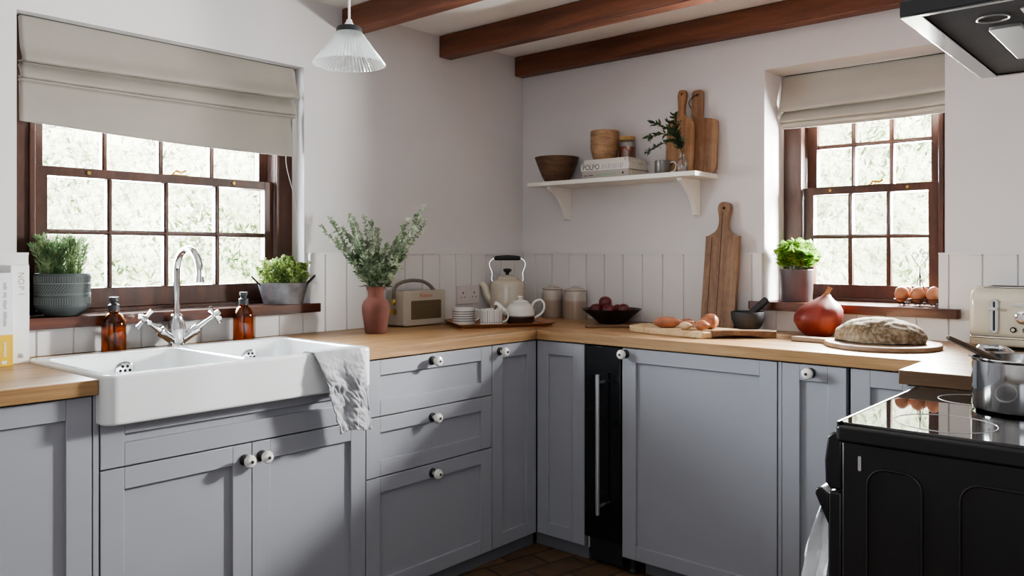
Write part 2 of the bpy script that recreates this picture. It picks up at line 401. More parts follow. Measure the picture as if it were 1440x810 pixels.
def tag(o, label, cat, group=None, kind=None):
    o['label'] = label; o['category'] = cat
    if group: o['group'] = group
    if kind: o['kind'] = kind
    return o

def thing(name, label, cat, loc=(0, 0, 0), rz=0.0, group=None, kind=None):
    o = D.objects.new(name, None); C.objects.link(o)
    o.location = loc; o.rotation_euler = (0, 0, rz); o.empty_display_size = 0.05
    return tag(o, label, cat, group, kind)

def solo(name, g, mat, label, cat, loc=(0, 0, 0), rz=0.0, group=None, **kw):
    o = part(name, g, mat, None, **kw); o.location = loc; o.rotation_euler = (0, 0, rz)
    return tag(o, label, cat, group)

def struct(name, g, mat, parent=None, **kw):
    o = part(name, g, mat, parent, **kw)
    if parent is None: o['kind'] = 'structure'
    return o

def copy_tree(o, loc=None, rz=None, label=None, parent=None):
    c = o.copy(); C.objects.link(c); c.parent = parent
    for ch in list(o.children): copy_tree(ch, parent=c)
    if loc is not None: c.location = loc
    if rz is not None: c.rotation_euler = (0, 0, rz)
    if label: c['label'] = label
    return c

def cut(o, cutters):
    """subtract the cutter builders from o's mesh and keep the result as plain mesh data"""
    tmp = []
    for g in cutters:
        c = D.objects.new('tmp', g.mesh('tmp')); C.objects.link(c); tmp.append(c)
        c.parent = o.parent; c.location = o.location; c.rotation_euler = o.rotation_euler
        md = o.modifiers.new('b', 'BOOLEAN'); md.object = c; md.operation = 'DIFFERENCE'; md.solver = 'EXACT'
    bpy.context.view_layer.update(); dg = bpy.context.evaluated_depsgraph_get(); dg.update()
    me = D.meshes.new_from_object(o.evaluated_get(dg))
    o.modifiers.clear(); o.data = me
    for c in tmp: D.objects.remove(c)
    finish(me)

def text(body, size, mat, parent, loc, rot, name='lettering', align='CENTER', xs=1.0, shear=0.0):
    cu = D.curves.new(name, 'FONT'); cu.body = body; cu.size = size; cu.align_x = align; cu.align_y = 'CENTER'; cu.extrude = 0.0002
    cu.resolution_u = 3; cu.shear = shear
    t_ = D.objects.new('tmp', cu); C.objects.link(t_); bpy.context.view_layer.update()
    me = D.meshes.new_from_object(t_.evaluated_get(bpy.context.evaluated_depsgraph_get())); D.objects.remove(t_); D.curves.remove(cu)
    me.materials.clear(); me.materials.append(M[mat])
    o = D.objects.new(name, me); C.objects.link(o)
    o.parent = parent; o.location = loc; o.rotation_euler = rot; o.scale = (xs, 1, 1)
    return o

R = math.radians
# ================================================================== SETTING
WT = 0.30
def wall_with_hole(x0, x1, hx0, hx1, hz0, hz1, z1=2.15):
    g = G()
    g.box((x0, 0, 0), (hx0, WT, z1)); g.box((hx1, 0, 0), (x1, WT, z1))
    g.box((hx0, 0, 0), (hx1, WT, hz0)); g.box((hx0, 0, hz1), (hx1, WT, z1))
    return g
struct('wall_left', wall_with_hole(-5.3, 0.3, -2.286, -1.298, 0.945, 1.884), 'plaster')
wr = struct('wall_right', wall_with_hole(0.0, 2.82, 1.274, 1.930, 0.945, 1.907), 'plaster'); wr.rotation_euler = (0, 0, R(-90))
struct('wall_cooker', G().box((-1.5, -2.82, 0), (0, -2.72, 2.15)), 'plaster')
struct('wall_side', G().box((-1.5, -4.7, 0), (-1.4, -2.82, 2.15)), 'plaster')
struct('wall_back', G().box((-5.3, -4.8, 0), (-1.4, -4.7, 2.15)), 'plaster')
struct('wall_far', G().box((-5.4, -4.8, 0), (-5.3, 0.3, 2.15)), 'plaster')
struct('floor', G().box((-5.4, -4.8, -0.06), (0.3, 0.3, 0)), 'floor')
struct('ceiling', G().box((-5.4, -4.8, 2.15), (0.3, 0.3, 2.25)), 'ceiling')

for x0, x1, lab in ((-1.122, -1.050, 'dark brown ceiling beam directly behind the glass pendant lamp'),
                    (-0.584, -0.513, 'dark brown ceiling beam, middle of the three'),
                    (-0.064, -0.002, 'dark brown ceiling beam tight against the wall with the shelf')):
    g = G().box((0, -4.69, 2.052), (x1 - x0, -0.002, 2.149))
    o = solo('ceiling_beam', g, 'beam', lab, 'beam', (x0, 0, 0), group='timber ceiling beams', bevel=0.005)
    o['kind'] = 'thing'

# tongue and groove panelling: vertical boards with a groove every 10 cm (local x along the wall, -y into the room)
def boards(x0, x1, z0, z1, t=0.022, step=0.1025, off=0.0):
    pts = [(x0, 0.0), (x0, -t)]
    k = math.ceil((x0 - off) / step)
    while off + k * step < x1 - 0.005:
        x = off + k * step
        if x > x0 + 0.005: pts += [(x - 0.0035, -t), (x - 0.001, -t + 0.006), (x + 0.001, -t + 0.006), (x + 0.0035, -t)]
        k += 1
    pts += [(x1, -t), (x1, 0.0)]
    return G().prism(pts, z0, z1)
def panelling(name, args, rz=0.0, x_off=0.0):
    g = G()
    for a in args:
        b = boards(*a, off=x_off); g.add(b.v, b.f)
    o = struct(name, g, 'panel', ang=20); o.rotation_euler = (0, 0, rz); return o
panelling('trim_1', [(-3.3, -2.262, 0.866, 1.168), (-2.262, -1.285, 0.866, 0.944), (-1.285, -0.001, 0.866, 1.168)], 0, -0.19)
panelling('trim_2', [(0.023, 1.2725, 0.866, 1.168), (1.2725, 1.915, 0.866, 0.944), (1.915, 2.72, 0.866, 1.168)], R(-90), 0.0)
struct('trim_3', G().box((-3.3, -0.026, 1.166), (-2.262, 0, 1.172)).box((-1.285, -0.026, 1.166), (0, 0, 1.172)), 'panel')
t = struct('trim_4', G().box((0.0, -0.026, 1.166), (1.2725, 0, 1.172)).box((1.915, -0.026, 1.166), (2.72, 0, 1.172)), 'panel'); t.rotation_euler = (0, 0, R(-90))
# timber sills
struct('trim_5', G().prism(rrect(-2.30, -0.052, -1.252, 0.0, [0.004, 0.012, 0.001, 0.001]), 0.946, 0.979).box((-2.285, -0.001, 0.946), (-1.299, 0.10, 0.979)), 'mahogany_h', bevel=0.003)
t = struct('trim_6', G().prism(rrect(1.225, -0.052, 1.985, 0.0, [0.012, 0.012, 0.001, 0.001]), 0.946, 0.979).box((1.275, -0.001, 0.946), (1.929, 0.22, 0.979)), 'mahogany_h', bevel=0.003)
t.rotation_euler = (0, 0, R(-90))

# ---------------------------------------------------------------- sash windows (local: x right, y outwards)
def make_window(name, rz, x0, x1, y0, zs, zt, sx0, sx1, gx0, gx1, cols, zmeet, zg0, zbar, zupbar, label):
    w = D.objects.new(name, None); C.objects.link(w); w.rotation_euler = (0, 0, rz); w['kind'] = 'structure'; w['label'] = label
    f = G()
    f.box((x0, y0, zs), (sx0, y0 + 0.11, zt)); f.box((sx1, y0, zs), (x1, y0 + 0.11, zt))
    f.box((sx0, y0, zt - 0.07), (sx1, y0 + 0.11, zt)); f.box((sx0, y0 - 0.005, zs), (sx1, y0 + 0.11, zs + 0.012))
    # staff beads down both jambs
    f.box((sx0 - 0.016, y0 - 0.008, zs), (sx0, y0, zt - 0.07)); f.box((sx1, y0 - 0.008, zs), (sx1 + 0.016, y0, zt - 0.07))
    part('frame', f, 'mahogany', w, bevel=0.002)
    ts = 0.036
    def sash(nm, ya, yb, z0, z1, rail_b, rail_t, bars, inset):
        s = G(); a, b = sx0 + inset, sx1 - inset
        s.box((a, ya, z0), (gx0, yb, z1)); s.box((gx1, ya, z0), (b, yb, z1))
        s.box((gx0, ya, z0), (gx1, yb, z0 + rail_b)); s.box((gx0, ya, z1 - rail_t), (gx1, yb, z1))
        m = 0.008; ym = ya + 0.006
        for i in range(1, cols):
            x = gx0 + (gx1 - gx0) * i / cols
            s.box((x - m, ym, z0 + rail_b), (x + m, yb - 0.004, z1 - rail_t))
            s.box((x - m * 0.45, ya + 0.001, z0 + rail_b), (x + m * 0.45, ym, z1 - rail_t))
        for z in bars:
            s.box((gx0, ym, z - m), (gx1, yb - 0.004, z + m)); s.box((gx0, ya + 0.0012, z - m * 0.45), (gx1, ym, z + m * 0.45))
        o = part(nm, s, 'mahogany', w, bevel=0.0015)
        yg = (ya + yb) / 2 + 0.004
        part('pane', G().box((gx0 - 0.004, yg - 0.0015, z0 + rail_b - 0.004), (gx1 + 0.004, yg + 0.0015, z1 - rail_t + 0.004)), 'pane', o)
        return o
    sash('lower_sash', y0 + 0.012, y0 + 0.047, zs + 0.013, zmeet + 0.014, zg0 - zs - 0.013, 0.030, [zbar], 0.002)
    up = sash('upper_sash', y0 + 0.052, y0 + 0.087, zmeet - 0.016, zt - 0.072, 0.030, 0.03, [zupbar], 0.002)
    xc = gx0 + (gx1 - gx0) * 0.56
    c = G().box((xc - 0.03, y0 + 0.018, zmeet + 0.014), (xc + 0.03, y0 + 0.036, zmeet + 0.018))
    c.tube([(xc - 0.022, y0 + 0.026, zmeet + 0.018), (xc - 0.012, y0 + 0.022, zmeet + 0.03), (xc + 0.01, y0 + 0.026, zmeet + 0.026), (xc + 0.028, y0 + 0.026, zmeet + 0.034)], 0.005, 8)
    part('catch', c, 'brass', w, label='small brass sash catch')
    for x in (gx0 + (gx1 - gx0) * 0.16, gx0 + (gx1 - gx0) * 0.83):
        part('sash_bolt', G().tube([(x, y0 + 0.008, zmeet), (x, y0 + 0.013, zmeet)], 0.006, 12), 'brass', w)
    return w
make_window('window_1', 0, -2.2855, -1.2985, 0.078, 0.980, 1.883, -2.212, -1.372, -2.172, -1.412, 4, 1.428, 1.058, 1.238, 1.62, 'wide dark wood sash window above the sink')
make_window('window_2', R(-90), 1.2745, 1.9295, 0.19, 0.980, 1.906, 1.352, 1.866, 1.394, 1.828, 3, 1.424, 1.045, 1.238, 1.607, 'narrow dark wood sash window with the potted basil on its sill')

# ---------------------------------------------------------------- roman blinds
def blind(name, label, rz, x0, x1, y, ztop, mat, prof, cord):
    b = thing(name, label, 'blind', (0, 0, 0), rz, 'linen roman blinds')
    pr = spline([Vector((p[0], p[1], 0)) for p in prof], 5)
    def fn(u, v):
        k = v * (len(pr) - 1); i = min(int(k), len(pr) - 2); q = pr[i].lerp(pr[i + 1], k - i)
        dz = ztop - q.y
        amp = 0.006 * min(1, dz / 0.1)
        yy = y + q.x + amp * math.sin(u * 7 + dz * 11) * 0.6
        ft = dz / 0.12 if dz < 0.12 else 1 - 2 * (dz - 0.12) / 0.2
        zz = q.y - 0.006 * dz / 0.3 * math.sin(u * PI) + 0.022 * (u - 0.5) * ft * (1 if cord else 0.5)
        yy += 0.005 * min(1, dz / 0.08) * mnoise.noise(Vector((u * 5, dz * 14, x0)))
        return (x0 + (x1 - x0) * u + 0.01 * (u - 0.5) * (1 if q.x < 0 else 0), yy, zz)
    part('fabric', G().sheet(fn, 60, len(pr) - 1), mat, b, solid=0.0025, ang=70)
    part('head_rail', G().box((x0 + 0.003, y + 0.012, ztop - 0.012), (x1 - 0.003, y + 0.04, ztop + 0.006)), 'blind_back', b)
    if cord: part('pull_cord', G().tube(spline([(x, yy, z) for x, yy, z in cord], 6), 0.0017, 6), 'shelf', b)
    return b
blind('roman_blind', 'wide beige linen roman blind over the sink window, half lowered', 0, -2.268, -1.328, 0.03, 1.878, 'linen',
      [(0.0, 1.878), (-0.008, 1.84), (-0.022, 1.79), (-0.040, 1.757), (-0.03, 1.748), (0.0, 1.752), (0.002, 1.745), (-0.012, 1.725), (-0.022, 1.702), (-0.014, 1.696), (-0.004, 1.700),
       (-0.012, 1.690), (0.0, 1.684), (0.006, 1.668), (0.006, 1.62), (0.004, 1.552)], [(-1.345, 0.05, 1.56), (-1.335, 0.06, 1.50), (-1.303, 0.05, 1.36), (-1.301, 0.04, 1.20)])
blind('roman_blind', 'narrow pale linen roman blind in the deep recess above the basil', R(-90), 1.288, 1.922, 0.15, 1.900, 'linen_b',
      [(0.0, 1.90), (-0.006, 1.85), (-0.020, 1.80), (-0.032, 1.768), (-0.024, 1.758), (0.0, 1.762), (0.0, 1.754), (-0.014, 1.735), (-0.024, 1.717), (-0.014, 1.712), (-0.004, 1.716),
       (-0.016, 1.703), (-0.010, 1.697), (0.0, 1.694), (-0.002, 1.684)], None)

# ================================================================== CABINETS
KNOB_FACE = [(0.0, 0.0)]
def knob_parts(parent, x, y, z):
    """ceramic knob standing out of a front that faces local -y"""
    def turn(prof): return [(r, h) for r, h in prof]
    rot = (R(90), 0, 0)
    k = part('knob', G().lathe([(0.006, 0.006), (0.007, 0.016), (0.013, 0.020), (0.0175, 0.027), (0.0178, 0.033), (0.014, 0.039), (0.007, 0.0415), (0.0, 0.042)], 24), 'ceramic_knob', parent, loc=(x, y, z), rot=rot, label='white ceramic knob')
    part('rosette', G().lathe([(0.0155, 0.0), (0.0155, 0.004), (0.010, 0.008), (0.0, 0.008)], 24), 'black_matt', k)
    part('screw_cap', G().lathe([(0.0048, 0.0405), (0.0042, 0.044), (0.0, 0.045)], 14), 'black_matt', k)
    return k

def shaker(name, parent, x0, x1, z0, z1, y, knob=None, stile=0.057, rail=0.05, botrail=None, t=0.021, gap=0.0015):
    x0 += gap; x1 -= gap; z0 += gap; z1 -= gap; br = rail if botrail is None else botrail
    e = 0.0004
    g = G()
    g.box((x0, y, z0), (x0 + stile, y + t, z1)); g.box((x1 - stile, y, z0), (x1, y + t, z1))
    g.box((x0 + stile + e, y, z1 - rail), (x1 - stile - e, y + t, z1)); g.box((x0 + stile + e, y, z0), (x1 - stile - e, y + t, z0 + br))
    g.box((x0 + stile - 0.004, y + 0.011, z0 + br - 0.004), (x1 - stile + 0.004, y + t - 0.002, z1 - rail + 0.004))
    o = part(name, g, 'grey', parent, bevel=0.0011, seg=2)
    if knob: knob_parts(o, knob[0], y, knob[1])
    return o

def carcass(parent, x0, x1, y, z0=0.05, z1=0.824, depth=0.55):
    w = 0.018; g = G()
    g.box((x0, y + 0.022, z0), (x0 + w, y + depth, z1)); g.box((x1 - w, y + 0.022, z0), (x1, y + depth, z1))
    g.box((x0 + w, y + 0.022, z0), (x1 - w, y + depth, z0 + w)); g.box((x0 + w, y + depth - 0.01, z0 + w), (x1 - w, y + depth, z1))
    g.box((x0 + w, y + 0.022, z1 - 0.06), (x1 - w, y + 0.04, z1))
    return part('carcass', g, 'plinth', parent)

YA, ZB, ZT = -0.595, 0.056, 0.8245
CG = 'grey shaker base cabinets'
def cab(label, x0, x1, rz=0.0):
    return thing('base_cabinet', label, 'cabinet', (0, 0, 0), rz, CG)
c = cab('grey shaker cabinet under the worktop with the upright cookbooks', -2.95, -2.312)
carcass(c, -2.95, -2.312, YA); shaker('door', c, -2.95, -2.309, ZB, ZT, YA, stile=0.058)
c = cab('grey double-door cabinet under the white sink', -2.309, -1.476)
carcass(c, -2.300, -1.478, YA, z1=0.74)
part('side_filler', G().box((-2.3065, YA + 0.002, ZB), (-2.2935, YA + 0.03, 0.824)), 'grey', c, bevel=0.001)
shaker('front_panel', c, -2.2915, -1.475, 0.638, 0.751, YA, stile=0.058, rail=0.03, botrail=0.058)
shaker('door', c, -2.2915, -1.8795, ZB, 0.637, YA, knob=(-1.903, 0.592), rail=0.054)
shaker('door', c, -1.8795, -1.475, ZB, 0.637, YA, knob=(-1.849, 0.594), rail=0.054)
c = cab('grey cabinet of three drawers between sink and corner', -1.474, -0.878)
carcass(c, -1.474, -0.878, YA)
for z0, z1, zk in ((0.639, ZT, 0.799), (0.443, 0.638, 0.603), (ZB, 0.442, 0.410)):
    shaker('drawer', c, -1.474, -0.878, z0, z1, YA, knob=(-1.185, zk), rail=0.05)
XB = -0.615
c = cab('grey corner cabinet with two narrow doors meeting in the inner corner', -0.877, -0.62)
g = G().box((-0.86, YA + 0.024, 0.05), (-0.845, -0.05, 0.82)).box((-0.86, -0.06, 0.05), (-0.05, -0.045, 0.82)).box((-0.065, -0.815, 0.05), (-0.05, -0.06, 0.82)).box((XB + 0.024, -0.83, 0.05), (-0.05, -0.815, 0.82)).box((-0.86, -0.55, 0.05), (-0.06, -0.06, 0.066)).box((-0.57, -0.815, 0.05), (-0.06, -0.55, 0.066))
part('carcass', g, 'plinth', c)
shaker('door', c, -0.877, -0.6165, ZB, ZT, YA, knob=(-0.836, 0.799), stile=0.056)
d = shaker('door', c, 0.597, 0.831, ZB, ZT, XB, stile=0.055); d.rotation_euler = (0, 0, R(-90))
W90 = R(-90)
c = cab('wide single-door grey cabinet beside the wine cooler', 1.000, 1.590, W90)
carcass(c, 1.008, 1.586, XB); shaker('door', c, 0.9995, 1.588, ZB, ZT, XB, knob=(1.016, 0.803), stile=0.058)
for x in (1.03, 1.56): part('foot', G().lathe([(0.022, 0.0), (0.022, 0.008), (0.014, 0.016), (0.014, 0.05)], 18, (x, XB + 0.03, 0), capt=True), 'black_matt', c)
c = cab('narrow grey cabinet with a white knob, partly behind the black cooker', 1.600, 1.803, W90)
part('side_filler', G().box((1.5895, XB + 0.003, ZB), (1.6005, XB + 0.03, 0.824)), 'grey', c)
carcass(c, 1.602, 1.803, XB); shaker('door', c, 1.602, 1.8035, ZB, ZT, XB, knob=(1.695, 0.799), stile=0.056)
c = cab('grey cabinet in the corner behind the black cooker, mostly hidden', 1.815, 2.0, W90)
carcass(c, 1.815, 2.02, XB); shaker('door', c, 1.814, 2.02, ZB, ZT, XB, stile=0.056)
c = cab('grey end cabinet beneath the short worktop piece beside the hob', 0, 0)
part('end_panel', G().box((-0.850, -2.70, 0.05), (-0.832, -2.035, 0.8245)), 'grey', c); part('front_panel', G().box((-0.831, -2.05, 0.05), (-0.62, -2.032, 0.8245)), 'grey', c)
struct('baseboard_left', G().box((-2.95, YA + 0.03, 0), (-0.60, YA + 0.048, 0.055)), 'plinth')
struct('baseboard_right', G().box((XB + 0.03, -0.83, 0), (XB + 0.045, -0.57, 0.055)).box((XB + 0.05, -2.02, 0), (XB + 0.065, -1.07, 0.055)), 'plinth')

# wine cooler
wc = thing('wine_cooler', 'slim black wine cooler with a long steel bar handle', 'wine cooler', (XB, -0.9145, 0), W90)
part('body', G().box((-0.080, 0.026, 0.03), (0.080, 0.52, 0.822)), 'black_matt', wc, bevel=0.002)
dr = part('door', G().box((-0.081, -0.004, 0.10), (0.081, 0.024, 0.823)), 'cooler', wc, bevel=0.002)
hd = G().tube([(0.008, -0.045, 0.205), (0.008, -0.045, 0.722)], 0.0085, 16)
hd.tube([(0.008, -0.045, 0.235), (0.008, -0.002, 0.235)], 0.006, 10); hd.tube([(0.008, -0.045, 0.692), (0.008, -0.002, 0.692)], 0.006, 10)
part('handle', hd, 'steel', dr, label='long brushed steel bar handle')
part('kick_grille', G().box((-0.062, 0.012, 0.015), (0.080, 0.05, 0.098)), 'black_matt', wc)
part('hinge', G().tube([(-0.070, 0.012, 0.055), (-0.070, 0.012, 0.098)], 0.006, 10), 'steel', wc)
for x in (-0.045, 0.05): part('foot', G().lathe([(0.014, 0.0), (0.014, 0.016)], 16, (x, 0.05, 0), capt=True), 'black', wc)

# ================================================================== WORKTOPS (oak, 37 mm)
Z0, ZW = 0.828, 0.865
OG = 'oak worktop pieces'
def worktop(pts, label, loc, rz=0.0):
    return solo('worktop', G().prism(pts, Z0, ZW), 'oak', label, 'worktop', loc, rz, OG, bevel=0.002)
worktop([(-0.75, -0.612), (0, -0.612), (0, -0.001), (-0.75, -0.001)], 'oak worktop piece with the upright cookbooks, ending at the sink', (-2.3015, 0, 0))
worktop([(0, -0.130), (0.82, -0.130), (0.82, -0.001), (0, -0.001)], 'narrow oak strip behind the sink, below the tap', (-2.301, 0, 0))
worktop([(0, -0.605), (0.8560, -0.605), (1.479, -0.001), (0, -0.001)], 'oak worktop piece between sink and corner, under the vase and radio', (-1.4805, 0, 0))
worktop([(0.605, -0.625), (0.001, -0.0015), (2.705, -0.0015), (2.705, -0.625)], 'long oak worktop under the shelf wall, carrying bread and pumpkin', (0, 0, 0), W90)
wt = worktop([(2.018, -0.858), (2.018, -0.6255), (2.705, -0.6255), (2.705, -0.858)], 'short dark-edged oak worktop piece right beside the hob', (0, 0, 0), W90)

M['oak_darker'] = wood('darker oak face', [(0.075, 0.040, 0.020), (0.12, 0.066, 0.033), (0.17, 0.098, 0.05)], (1.0, 12, 12), 2.0, 0.45)  # darker oak colour for the worktop face towards the hob
wt.data.materials.append(M['oak_darker'])
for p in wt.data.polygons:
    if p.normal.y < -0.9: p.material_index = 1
# ================================================================== SINK
sk = thing('sink', 'white double-bowl ceramic farmhouse sink under the wide window', 'sink', (-1.891, -0.39, 0))
so = part('basin', G().prism(rrect(-0.409, -0.255, 0.409, 0.258, [0.035, 0.035, 0.02, 0.02], 8), 0.752, 0.875), 'white_ceramic', sk)
cut(so, [G().prism(rrect(-0.382, -0.218, -0.006, 0.205, 0.045, 8), 0.775, 0.9), G().prism(rrect(0.022, -0.218, 0.382, 0.205, 0.045, 8), 0.775, 0.9)])
md = so.modifiers.new('bevel', 'BEVEL'); md.width = 0.007; md.segments = 4; md.limit_method = 'ANGLE'; md.angle_limit = R(50)
for x in (-0.165, 0.25):
    ov = part('overflow', G().lathe([(0.027, 0.0), (0.027, 0.003), (0.022, 0.005), (0.0, 0.005)], 24), 'chrome', sk, loc=(x, 0.2045, 0.820), rot=(R(90), 0, 0))
    hh = G()
    for i in range(6):
        hh.lathe([(0.0045, 0.0045), (0.0045, 0.0056), (0, 0.0056)], 10, (0.014 * math.cos(i * PI / 3), 0.014 * math.sin(i * PI / 3), 0))
    hh.lathe([(0.0045, 0.0045), (0.0045, 0.0056), (0, 0.0056)], 10)
    part('drain_holes', hh, 'hole', ov)
    part('waste', G().lathe([(0.04, 0), (0.04, 0.002), (0.03, 0.003), (0, 0.001)], 24, (x - 0.03, -0.03, 0.775)), 'chrome', sk)

# ---- tap
tp = thing('mixer_tap', 'chrome swan-neck mixer tap with two cross handles behind the sink', 'tap', (-1.845, -0.085, ZW))
part('body', G().lathe([(0.032, 0.0), (0.032, 0.006), (0.026, 0.012), (0.026, 0.05), (0.030, 0.06), (0.026, 0.075), (0.019, 0.095), (0.019, 0.103), (0.0145, 0.108), (0.0, 0.108)], 28), 'chrome', tp)
pts = [(0, 0, 0.10), (0, 0, 0.17), (0, 0, 0.244)]
for i in range(1, 13):
    a = PI * i / 12; pts.append((0, -0.075 + 0.075 * math.cos(a), 0.244 + 0.075 * math.sin(a)))
pts.append((0, -0.150, 0.222))
part('spout', G().tube(pts, [0.0115] * (len(pts) - 2) + [0.0115, 0.0125], 18), 'chrome', tp)
part('aerator', G().tube([(0, -0.150, 0.232), (0, -0.150, 0.214)], 0.0138, 18), 'chrome', tp)
for sx in (-1, 1):
    e = Vector((sx * 0.118, -0.028, 0.098)); b = Vector((sx * 0.012, -0.004, 0.02)); d = (e - b).normalized()
    v = part('valve', G().tube([b, b + d * 0.045, b + d * 0.05, b + d * 0.065, b + d * 0.068, b + d * 0.12, e], [0.0145, 0.016, 0.0175, 0.0165, 0.009, 0.0058, 0.008], 18), 'chrome', tp)
    u = d.cross(Vector((0, 1, 0.25))).normalized(); w = d.cross(u)
    cr = G(); cr.ball(e, 0.0115, 14, 10)
    for q in (u, w):
        for s in (-1, 1): cr.tube([e, e + q * s * 0.020, e + q * s * 0.034], [0.0042, 0.0052, 0.0072], 10)
    cr.tube([e, e + d * 0.018], [0.012, 0.009], 14)
    part('cross_handle', cr, 'chrome', v)

# ---- amber pump bottles
def make_bottle(label, loc):
    b = thing('soap_bottle', label, 'bottle', loc, 0, 'amber soap bottles')
    part('glass', G().lathe([(0.0, 0.0), (0.033, 0.0), (0.0355, 0.004), (0.0355, 0.085), (0.033, 0.100), (0.024, 0.115), (0.0145, 0.122), (0.0135, 0.132), (0.0115, 0.132), (0.012, 0.12), (0.022, 0.112), (0.031, 0.098), (0.033, 0.084), (0.033, 0.006), (0.0, 0.006)], 32, capb=False), 'amber', b)
    part('pump_tube', G().tube([(0, 0, 0.135), (0.002, 0, 0.07), (0.006, 0, 0.012)], 0.0035, 8), 'pump_tube', b)
    cp = part('cap', G().lathe([(0.0165, 0.128), (0.0165, 0.146), (0.010, 0.150), (0.010, 0.156), (0.0135, 0.158), (0.0135, 0.170), (0.0, 0.171)], 24), 'black_matt', b, label='black pump cap')
    return b
bt = make_bottle('amber glass soap bottle with black cap, near the striped rosemary pot', (-2.045, -0.085, ZW))
copy_tree(bt, (-1.606, -0.088, ZW), label='amber glass soap bottle with black cap, beside the galvanised planter')

# ---- tea towel over the sink front
def tw(u, v):
    # v: 0 inside basin .. 1 bottom of the hanging part
    xl = -1.715 + 0.095 * max(0, v - 0.12) ; xr = -1.545 + 0.045 * max(0, v - 0.12)
    x = xl + (xr - xl) * u
    if v < 0.06: y, z = -0.600 + 0.0, 0.8780 - (0.06 - v) * 0.35
    elif v < 0.14: k = (v - 0.06) / 0.08; y, z = -0.604 - 0.048 * k, 0.8795 - 0.002 * k * k
    else:
        k = (v - 0.14) / 0.86; y, z = -0.6535 - 0.004 * min(1, k * 6), 0.876 - 0.247 * k
    k = max(0, (v - 0.16) / 0.84)
    w = min(1, k * 4)
    y -= 0.012 * w * (0.5 + 0.5 * math.sin(u * 9 + k * 3)) + 0.010 * w * (0.5 + mnoise.noise(Vector((u * 4, k * 7, 3.1))))
    y -= 0.010 * w * abs(mnoise.noise(Vector((u * 6 + k * 5, k * 9 - u * 6, 8.1))))
    z += 0.006 * math.sin(u * 5) * k
    return (x, y, z)
solo('tea_towel', G().sheet(tw, 60, 110), 'towel', 'crumpled grey linen tea towel hanging over the sink front', 'towel', solid=0.003, ang=80)

# ================================================================== COOKER
ck = thing('cooker', 'black freestanding electric cooker with ceramic glass hob', 'cooker', (-1.447, -2.69, 0))
W_, DP = 0.588, 0.615
body = G().box((0, 0, 0.02), (W_, DP, 0.790))
part('body', body, 'black', ck, bevel=0.004)
rg = G()
for y0, y1 in ((0.465, 0.565), (0.06, 0.40)):
    loop = [(-0.0015, p[0], p[1]) for p in rrect(y0, 0.10, y1, 0.745, 0.035, 6)]
    rg.tube(loop, 0.0022, 8, closed=True)
part('pressed_side_panel', rg, 'black', ck)
part('vent_slot', G().prism(rrect(0.577, 0.735, 0.583, 0.765, 0.003), -0.0012, 0.0, 'x'), 'steel', ck)
hb = part('hob_frame', G().prism(rrect(-0.006, -0.002, W_ + 0.004, DP + 0.012, 0.012), 0.788, 0.822), 'black', ck, bevel=0.006, seg=3)
gl = part('hob_glass', G().prism(rrect(0.004, 0.02, W_ - 0.006, DP + 0.004, 0.01), 0.8205, 0.828), 'hob', ck, bevel=0.0015, label='glossy black ceramic glass')
part('hob_trim', G().prism(rrect(0.0, DP + 0.0045, W_, DP + 0.0105, 0.003), 0.815, 0.8285), 'black', ck, bevel=0.001)
for (x, y, r) in ((0.125, 0.455, 0.092), (0.455, 0.47, 0.074), (0.135, 0.185, 0.074), (0.44, 0.19, 0.092)):
    part('cooking_zone', G().tube([(x + r * math.cos(a), y + r * math.sin(a), 0.8281) for a in [2 * PI * i / 64 for i in range(64)]], 0.0009, 6, closed=True), 'ring', ck, label='thin white zone ring')
pf = [(DP, 0.688), (DP + 0.024, 0.688), (DP + 0.034, 0.700), (DP + 0.036, 0.745), (DP + 0.030, 0.795), (DP + 0.018, 0.806), (DP, 0.806)]
cp = part('control_panel', G().prism(pf, 0.002, W_ - 0.002, 'x'), 'black', ck, bevel=0.005, seg=3)
for i in range(5):
    part('knob', G().lathe([(0.019, 0), (0.018, 0.012), (0.015, 0.018), (0, 0.018)], 20), 'black', cp, loc=(0.10 + i * 0.095, DP + 0.034, 0.745), rot=(R(-90), 0, 0))
dr = part('oven_door', G().box((0.004, DP, 0.10), (W_ - 0.004, DP + 0.030, 0.684)), 'black', ck, bevel=0.006, seg=3)
br = G()
for x0 in (0.004, W_ - 0.034):
    br.prism([(DP + 0.028, 0.676), (DP + 0.028, 0.612), (DP + 0.048, 0.655), (DP + 0.056, 0.672), (DP + 0.054, 0.684), (DP + 0.044, 0.688)], x0, x0 + 0.03, 'x')
br.tube([(0.02, DP + 0.046, 0.676), (W_ - 0.02, DP + 0.046, 0.676)], 0.011, 16)
part('handle', br, 'black', dr, bevel=0.003)
part('toe_panel', G().box((0.01, DP - 0.03, 0.0), (W_ - 0.01, DP - 0.012, 0.098)), 'black_matt', ck)

# towel on the oven handle
tg = G(); nu, nv = 56, 60
yb, zb = DP + 0.046, 0.676
for j in range(nv + 1):
    v = j / nv; z = zb + 0.0145 - 0.30 * v
    wide = 0.055 + 0.085 * min(1, v * 1.6); deep = 0.0140 + 0.020 * min(1, v * 2.2) ** 0.8 * (1 - 0.25 * max(0, v - 0.6))
    yc = yb + 0.010 * min(1, v * 2) + (0.006 if v > 0.12 else 0)
    for i in range(nu):
        a = 2 * PI * i / nu; f = min(1, v * 3)
        k = 1 + f * (0.20 * math.sin(5 * a + 2.0 * v) + 0.10 * math.sin(11 * a + 5 * v)) + 0.10 * f * mnoise.noise(Vector((math.cos(a) * 2.5, math.sin(a) * 2.5, v * 6)))
        zz = z + 0.012 * math.sin(a * 2 + 1) * v
        tg.v.append((0.150 + wide * k * math.cos(a), max(DP + 0.0315 if v > 0.1 else DP + 0.034, yc + deep * k * math.sin(a)), zz))
